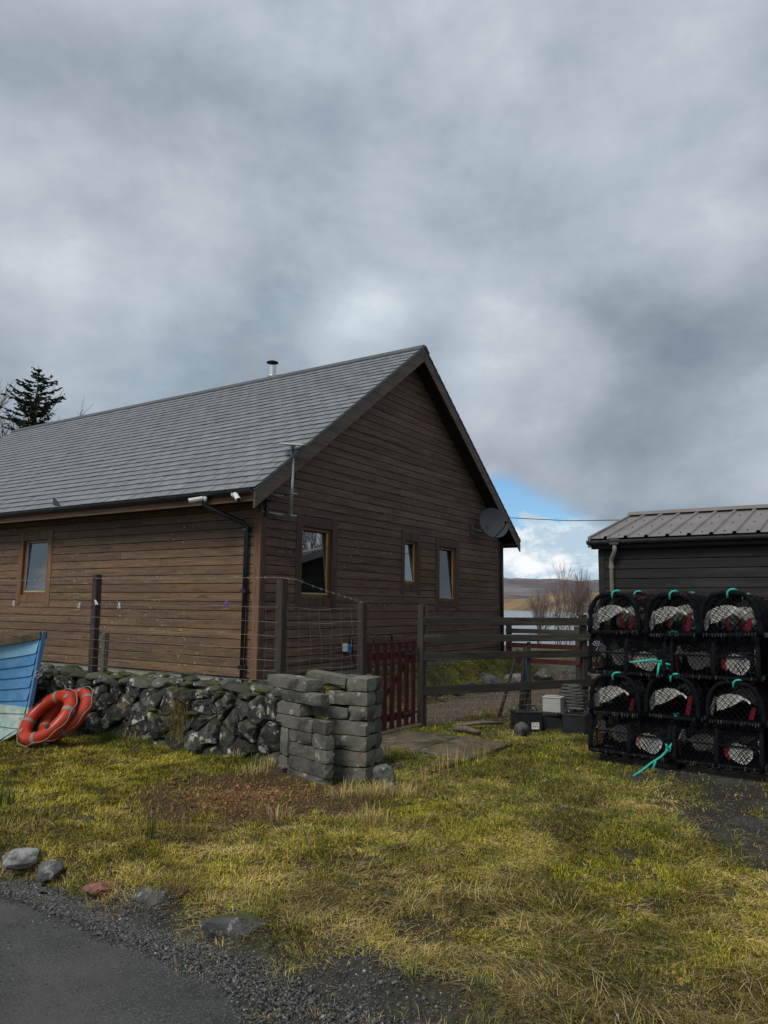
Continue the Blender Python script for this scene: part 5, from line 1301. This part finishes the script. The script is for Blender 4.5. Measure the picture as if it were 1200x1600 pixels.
def coverage(x, y, a, b):
    n1 = fbm(x*1.3+2, y*1.3, 4); n2 = fbm(x*7, y*7, 3); n4 = fbm(x*2.9+8, y*2.9, 3)
    c = np.ones_like(x)
    ex = ss(-np.hypot((a+2.85)/.85, (b+2.55)/1.0)+1.1*(fbm(x*3.1, y*3.1, 4)-.5)+.5*(n1-.5), -1.1, -.75); c *= 1-.80*ex
    c *= 1-.95*dirtmask(x, y, a, b, n1)
    eb = .12*ss(b, -4.9, -4.0); rd = ss(-a, 4.48+eb+.22*(n4-.2), 4.66+eb+.26*(n4-.2)); c *= 1-rd*.985
    c *= ~((a > -1.7) & (a < -1.2) & (b > -1.95))           # in the stone wall
    c *= ~((a > -2.15) & (a < -1.35) & (b > -3.1) & (b < -1.9))
    path = (b > -2.0) & (b < -.92) & (a > -.4); c = np.where(path, c*.04, c)
    sn = .16*(fbm(x*4, y*4, 3)-.3); slab = (a > -.62+sn) & (a < .55-sn) & (b > -3.42+sn) & (b < -2.0); c = np.where(slab, 0, c); c = np.where((a > -1.3) & (a <= -.62+sn) & (b > -3.4) & (b < -2.0), c*.5, c)
    c *= ~((a > 0) & (b > -.0))                                # under the house
    c *= ~((a > .3) & (a < 2.2) & (b < -4.4))
    c = np.where((a > 1.7) & (b < -1.9) & (b > -2.9), c*.5, c)
    c = np.where((a > 2.6) & (b < -1.9) & (b > -4.2), c*.25, c)
    return c*(.30+.70*ss(n2, .30, .55))*(.5+.5*ss(fbm(x*15, y*15, 2), .3, .6))
cov = coverage(x, y, a, b)
keep = infr & (rng.random(N0) < cov*np.clip((4.2/dist)**1.1, .16, 1)*.92)
a, b, x, y, dist = a[keep], b[keep], x[keep], y[keep], dist[keep]
z = hgt(x, y)+np.where((a > -1.25) & (a < .62) & (b > -3.46) & (b < -2.0), .035, 0); n = len(x)
n1 = fbm(x*1.1+5, y*1.1, 3); n2 = fbm(x*4.5+1, y*4.5, 3); n5 = fbm(x*.6+1, y*.6+9, 3)
green = np.array([.17, .21, .018]); lime = np.array([.49, .42, .030]); straw = np.array([.74, .54, .20]); brown = np.array([.22, .12, .045]); dk = np.array([.05, .085, .022])
# mossy yellow-green at the left verge, straw in the middle and right, fresh green by the wall and gate
wl = ss(-a, 2.6, 3.6)*ss(b, -4.6, -2.6)
lim = np.clip(.45+.5*wl+1.4*(n1-.5)+.35*ss(-b, 3.2, 4.5)*ss(a, -2.6, -1.2), 0, 1)
strw = np.clip(.36+2.2*(n2-.5)+1.1*(n5-.5)+.28*ss(-b, 3.4, 5)*ss(-a, 1.8, 3)-.30*wl+.3*ss(-np.hypot(a+1.9, b+3.6)/.6, -1.3, -.7)+.25*ss(-a, 4.1, 4.6), 0, .92)
grn = np.clip(ss(a, -2.3, -1.85)*.8+ss(b, -1.0, -.3)*(a > 0)*1.0, 0, 1)
r = rng.random(n)
col = np.where((r < strw)[:, None], straw, np.where((rng.random(n) < lim)[:, None], lime, green))
col = np.where(((rng.random(n) < grn*.8) & (r > strw*.4))[:, None], np.array([.13, .19, .03]), col)
col = np.where((rng.random(n) < .12)[:, None], brown, col); col = np.where((rng.random(n) < .10)[:, None], dk, col)
pn = fbm(x*2.4+11, y*2.4+3, 4); pd = fbm(x*5.5+1, y*5.5+8, 3)
patch = (.66+.52*ss(pn, .36, .60))*(.74+.36*ss(pd, .32, .6)); patch = patch*(1-.35*ss(-b, 4.6, 6)*ss(-a, 3.2, 4.4))
col = col*rng.uniform(.55, 1.25, (n, 1))*patch[:, None]
isst = r < strw
Lb = rng.gamma(5, .0068, n)*(1+.55*isst)*(1+.5*grn); Lb = np.clip(Lb*(.75+.6*n2), .010, .095)
flow = 6.3*fbm(x*1.7+3, y*1.7, 2)*1.6
az = np.where(isst, flow+rng.normal(0, 1.0, n), rng.uniform(0, 2*PI, n))
tilt = np.where(isst, rng.uniform(1.15, 1.54, n), rng.uniform(.35, 1.4, n))
wd = np.clip(rng.uniform(.0014, .0030, n)*(dist/4.2)**.55*1.15, .0013, .007)
for nm, msk, lb in (('green_grass', ~isst, 'short mossy yellow-green grass covering the lawn'), ('dead_grass', isst, 'straw-coloured dead grass matted through the lawn')):
    blades(nm, x[msk], y[msk], z[msk], Lb[msk], wd[msk], az[msk], tilt[msk], rng.uniform(.0, .3, msk.sum()), col[msk], lb)
print('blades', n)
a, b, x, y = sample(3200000, -5.0, 1.2, -8.0, 4.0); d_ = np.hypot(x, y)
cv = coverage(x, y, a, b); cv = np.where(cv > .28, np.clip(cv*1.5, 0, 1), cv*.2)
k = (np.abs(x/np.maximum(y, .1)) < .58) & (y > 2.2) & (rng.random(len(x)) < cv*np.clip((4.0/d_)**1.7, .05, 1)*.75); x, y, a, b, d_ = x[k], y[k], a[k], b[k], d_[k]; m_ = len(x); print('moss', m_)
mz = fbm(x*1.1+5, y*1.1, 3); r = rng.random(m_)
mc = np.where((r < .55+1.2*(mz-.5))[:, None], np.array([.44, .39, .028]), np.array([.19, .205, .025])); mc = np.where((rng.random(m_) < .36+.9*(fbm(x*.6+1, y*.6+9, 3)-.5))[:, None], np.array([.42, .29, .12]), mc); mc = np.where((rng.random(m_) < .16)[:, None], np.array([.07, .06, .025]), mc)
pn = fbm(x*2.4+11, y*2.4+3, 4); pd = fbm(x*5.5+1, y*5.5+8, 3)
mc = mc*((.62+.52*ss(pn, .36, .60))*(.70+.38*ss(pd, .32, .6)))[:, None]
specks('lawn_moss', x, y, hgt(x, y)+np.where((a > -1.25) & (a < .62) & (b > -3.46) & (b < -2.0), .035, 0), .012*(d_/4)**.8*rng.uniform(.6, 1.4, m_), mc*rng.uniform(.5, 1.25, (m_, 1)), 'yellow-green moss carpeting the ground between the grass blades')
# long loose straws
N1 = 20000; a, b, x, y = sample(N1, -4.9, -1.0, -7.5, 3.5); cov = coverage(x, y, a, b)*(fbm(x*2.2, y*2.2, 3) > .46)
k = (rng.random(N1) < cov) & (np.abs(x/np.maximum(y, .1)) < .58) & (y > 2.2); x, y, a, b = x[k], y[k], a[k], b[k]; n = len(x)
flow = 6.3*fbm(x*1.2+3, y*1.2, 2)*1.6
blades('loose_straw', x, y, hgt(x, y)+.012, rng.uniform(.06, .17, n), np.full(n, .0022), flow+rng.normal(0, .6, n), rng.uniform(1.2, 1.52, n), rng.uniform(0, .05, n), np.array([.55, .42, .2])*rng.uniform(.6, 1.15, (n, 1)), 'long bleached straws lying over the grass', 'straw')
# tufts: by the pile, at wall foot, in the verge, and hanging straw on the wall
def tuft(lst, P, n, L0, L1, spread, c, tl=(.1, .9), bd=(.05, .35)):
    for _ in range(1):
        r = np.abs(rng.normal(0, spread, n)); th = rng.uniform(0, 2*PI, n); xx = P[0]+r*np.cos(th); yy = P[1]+r*np.sin(th)
        lst.append((xx, yy, np.full(n, P[2]) if len(P) > 2 and P[2] is not None else hgt(xx, yy), rng.uniform(L0, L1, n), np.full(n, .0035), th+rng.normal(0, .5, n), rng.uniform(*tl, n), rng.uniform(*bd, n), np.array(c)*rng.uniform(.6, 1.2, (n, 1))))
def flush(lst, name, lab): 
    cat_ = [np.concatenate([q[i] for q in lst]) for i in range(9)]; blades(name, *cat_, lab, 'grass')
T1 = []; st_c = (.50, .37, .16); gr_c = (.09, .15, .03)
for (a_, b_, n_) in ((-2.1, -3.45, 240), (-2.35, -3.5, 200), (-2.2, -3.75, 150), (-2.5, -3.3, 160), (-1.95, -2.0, 120), (-2.3, -2.1, 100), (-3.0, -3.9, 160), (-3.2, -3.2, 120), (-1.8, .2, 90)): 
    p_ = G(a_, b_); tuft(T1, (p_.x, p_.y, None), n_, .08, .2, .10, st_c)
for k in range(46):
    b_ = random.uniform(-1.9, 4.5); p_ = G(-1.86+random.uniform(-.06, .03), b_); tuft(T1, (p_.x, p_.y, None), 45, .06, .17, .07, gr_c if random.random() < .75 else st_c)
for (x_, y_) in ((-2.24, 5.1), (-2.1, 5.0), (-1.66, 4.72), (-1.55, 4.6), (-1.42, 4.62), (-1.2, 4.55), (-.9, 4.28), (-.7, 4.28), (-.55, 4.2)):
    tuft(T1, (x_, y_, None), 60, .03, .09, .07, random.choice((st_c, (.3, .28, .04))), (.3, 1.3))
for k in range(60):
    b_ = random.uniform(-6.4, -1.6); p_ = G(-4.72+random.uniform(-.16, .12), b_); tuft(T1, (p_.x, p_.y, None), 45, .04, .11, .06, random.choice((st_c, (.2, .2, .04), (.22, .14, .06))), (.5, 1.4))
for k in range(22):
    b_ = random.uniform(-7, -4); p_ = G(-5.05+random.uniform(-.25, .12), b_); tuft(T1, (p_.x, p_.y, None), 40, .02, .06, .05, random.choice((st_c, (.2, .2, .04))), (.5, 1.4))
for (px_, py_) in ((-2.95, 6.05), (-1.55, 5.3), (-2.9, 6.1)): tuft(T1, (px_, py_, None), 40, .10, .26, .035, (.07, .11, .03), (.02, .35), (0, .05))
for k in range(8): 
    p_ = G(-1.15+random.uniform(-.5, .9), -3.5+random.uniform(-.1, .05)); tuft(T1, (p_.x, p_.y, None), 16, .12, .28, .05, st_c, (.02, .4), (0, .1))
for k in range(26):
    p_ = G(random.uniform(.9, 3.4), random.uniform(-2.4, -2.0)-.35*max(0, 0)); tuft(T1, (p_.x, p_.y, None), 40, .05, .16, .08, random.choice((st_c, gr_c, (.22, .14, .06))), (.1, 1.1))
flush(T1, 'grass_tufts', 'tufts of longer grass at the wall foot, block pile and verge')
T2 = []
for k in range(5):
    p_ = G(-1.80, -.62+.05*k, .62-.05*(k % 2)); n = 60
    T2.append((np.full(n, p_.x)+rng.normal(0, .03, n), np.full(n, p_.y)+rng.normal(0, .03, n), np.full(n, .08)+rng.uniform(0, .5, n), rng.uniform(.12, .3, n), np.full(n, .004), np.full(n, TH+PI)+rng.normal(0, .8, n), rng.uniform(.1, .7, n), rng.uniform(.2, .6, n), np.array(st_c)*.9*rng.uniform(.5, 1.1, (n, 1))))
flush(T2, 'hanging_straw', 'clump of dead grass hanging down the face of the stone wall')

# gravel on the verge, scattered chips
def pebbles(name, x, y, z, s_, lab, base=None, mt_=None, tint=(.105, .105, .10)):
    base = base or [Vector(q).normalized() for q in ((1, 0, 0), (-1, 0, 0), (0, 1, 0), (0, -1, 0), (0, 0, 1), (0, 0, -1))]
    B = np.array([tuple(q) for q in base]); Fc = np.array([(0, 2, 4), (2, 1, 4), (1, 3, 4), (3, 0, 4), (2, 0, 5), (1, 2, 5), (3, 1, 5), (0, 3, 5)])
    n = len(x); V = B[None]*s_[:, None, None]*rng.uniform(.55, 1.3, (n, 6, 1))*np.array([1, 1, .7]); th = rng.uniform(0, 2*PI, n); c, s2 = np.cos(th)[:, None], np.sin(th)[:, None]
    X = V[..., 0]*c-V[..., 1]*s2; Y = V[..., 0]*s2+V[..., 1]*c; V = np.stack([X+x[:, None], Y+y[:, None], V[..., 2]+z[:, None]], -1)
    me = bpy.data.meshes.new(name); me.vertices.add(n*6); me.vertices.foreach_set('co', V.astype(np.float32).reshape(-1))
    f = (np.arange(n)[:, None, None]*6+Fc[None]).reshape(-1); me.loops.add(len(f)); me.loops.foreach_set('vertex_index', f.astype(np.int32)); me.polygons.add(n*8)
    me.polygons.foreach_set('loop_start', (np.arange(n*8)*3).astype(np.int32)); me.polygons.foreach_set('loop_total', np.full(n*8, 3, np.int32))
    g_ = rng.uniform(.35, 1.5, (n, 1)); cc_ = np.array(tint)*g_*np.where(rng.random((n, 1)) < .05, 2.4, 1); ca = me.color_attributes.new('Col', 'FLOAT_COLOR', 'POINT')
    ca.data.foreach_set('color', np.repeat(np.concatenate([cc_, np.ones((n, 1))], 1), 6, 0).astype(np.float32).reshape(-1))
    me.materials.append(mt_ or MT['grass']); me.update(); me.validate(); ob = bpy.data.objects.new(name, me); COL.objects.link(ob); tag(ob, lab, 'gravel', kind='stuff')
n = 80000; b = rng.uniform(-7.2, -.8, n); a = -4.88-.12*np.clip(-b-4.4, 0, 3)+rng.normal(0, 1, n)*(.085+.10*np.clip(-b-3.4, 0, 2.4)); x = OX+a*math.cos(TH)-b*math.sin(TH); y = OY+a*math.sin(TH)+b*math.cos(TH)
k = (fbm(x*3, y*3, 3) > .33); a, b, x, y = a[k], b[k], x[k], y[k]
pebbles('verge_gravel', x, y, np.maximum(hgt(x, y)+.002, -.118), np.clip(rng.gamma(2.6, .00155, len(x)), .0014, .016), 'loose grey gravel between the road and the verge')
n = 9000; a = rng.uniform(-7.6, -4.9, n); b = rng.uniform(-7.5, -1, n); x = OX+a*math.cos(TH)-b*math.sin(TH); y = OY+a*math.sin(TH)+b*math.cos(TH)
pebbles('road_grit', x, y, np.full(n, -.070), rng.gamma(2.2, .0012, n), 'fine grit scattered on the asphalt')
n = 7000; a = rng.uniform(-3.5, .4, n); b = rng.uniform(-8.5, -4.6, n); x = OX+a*math.cos(TH)-b*math.sin(TH); y = OY+a*math.sin(TH)+b*math.cos(TH); k = dirtmask(x, y, a, b, fbm(x*1.3+2, y*1.3, 4)) > .5
pebbles('yard_stones', x[k], y[k], hgt(x[k], y[k])+.001, rng.uniform(.002, .010, k.sum()), 'small stones pressed into the wet yard ground')
n = 16000; r_ = rng.normal(0, .44, n); t_ = rng.uniform(0, 2*PI, n); a = -2.85+.85*r_*np.cos(t_); b = -2.55+1.0*r_*np.sin(t_); x = OX+a*math.cos(TH)-b*math.sin(TH); y = OY+a*math.sin(TH)+b*math.cos(TH); k = (a < -2.2) & (rng.random(n) < .65)
pebbles('peat_crumbs', x[k], y[k], hgt(x[k], y[k])+.003, rng.gamma(2.5, .003, k.sum()), 'crumbly brown peat and bark in the bare patch', tint=(.17, .085, .042))
n = 9000; a = rng.uniform(-.4, 8, n); b = rng.uniform(-2.0, -1.0, n); x = OX+a*math.cos(TH)-b*math.sin(TH); y = OY+a*math.sin(TH)+b*math.cos(TH)
pebbles('path_gravel', x, y, hgt(x, y)+.002, rng.uniform(.004, .011, n), tint=(.2, .15, .13), lab='pinkish gravel of the garden path behind the fence')
print('objects', len(bpy.data.objects), 'tris', sum(len(m.loops)-2*len(m.polygons) for m in bpy.data.meshes if m.users))
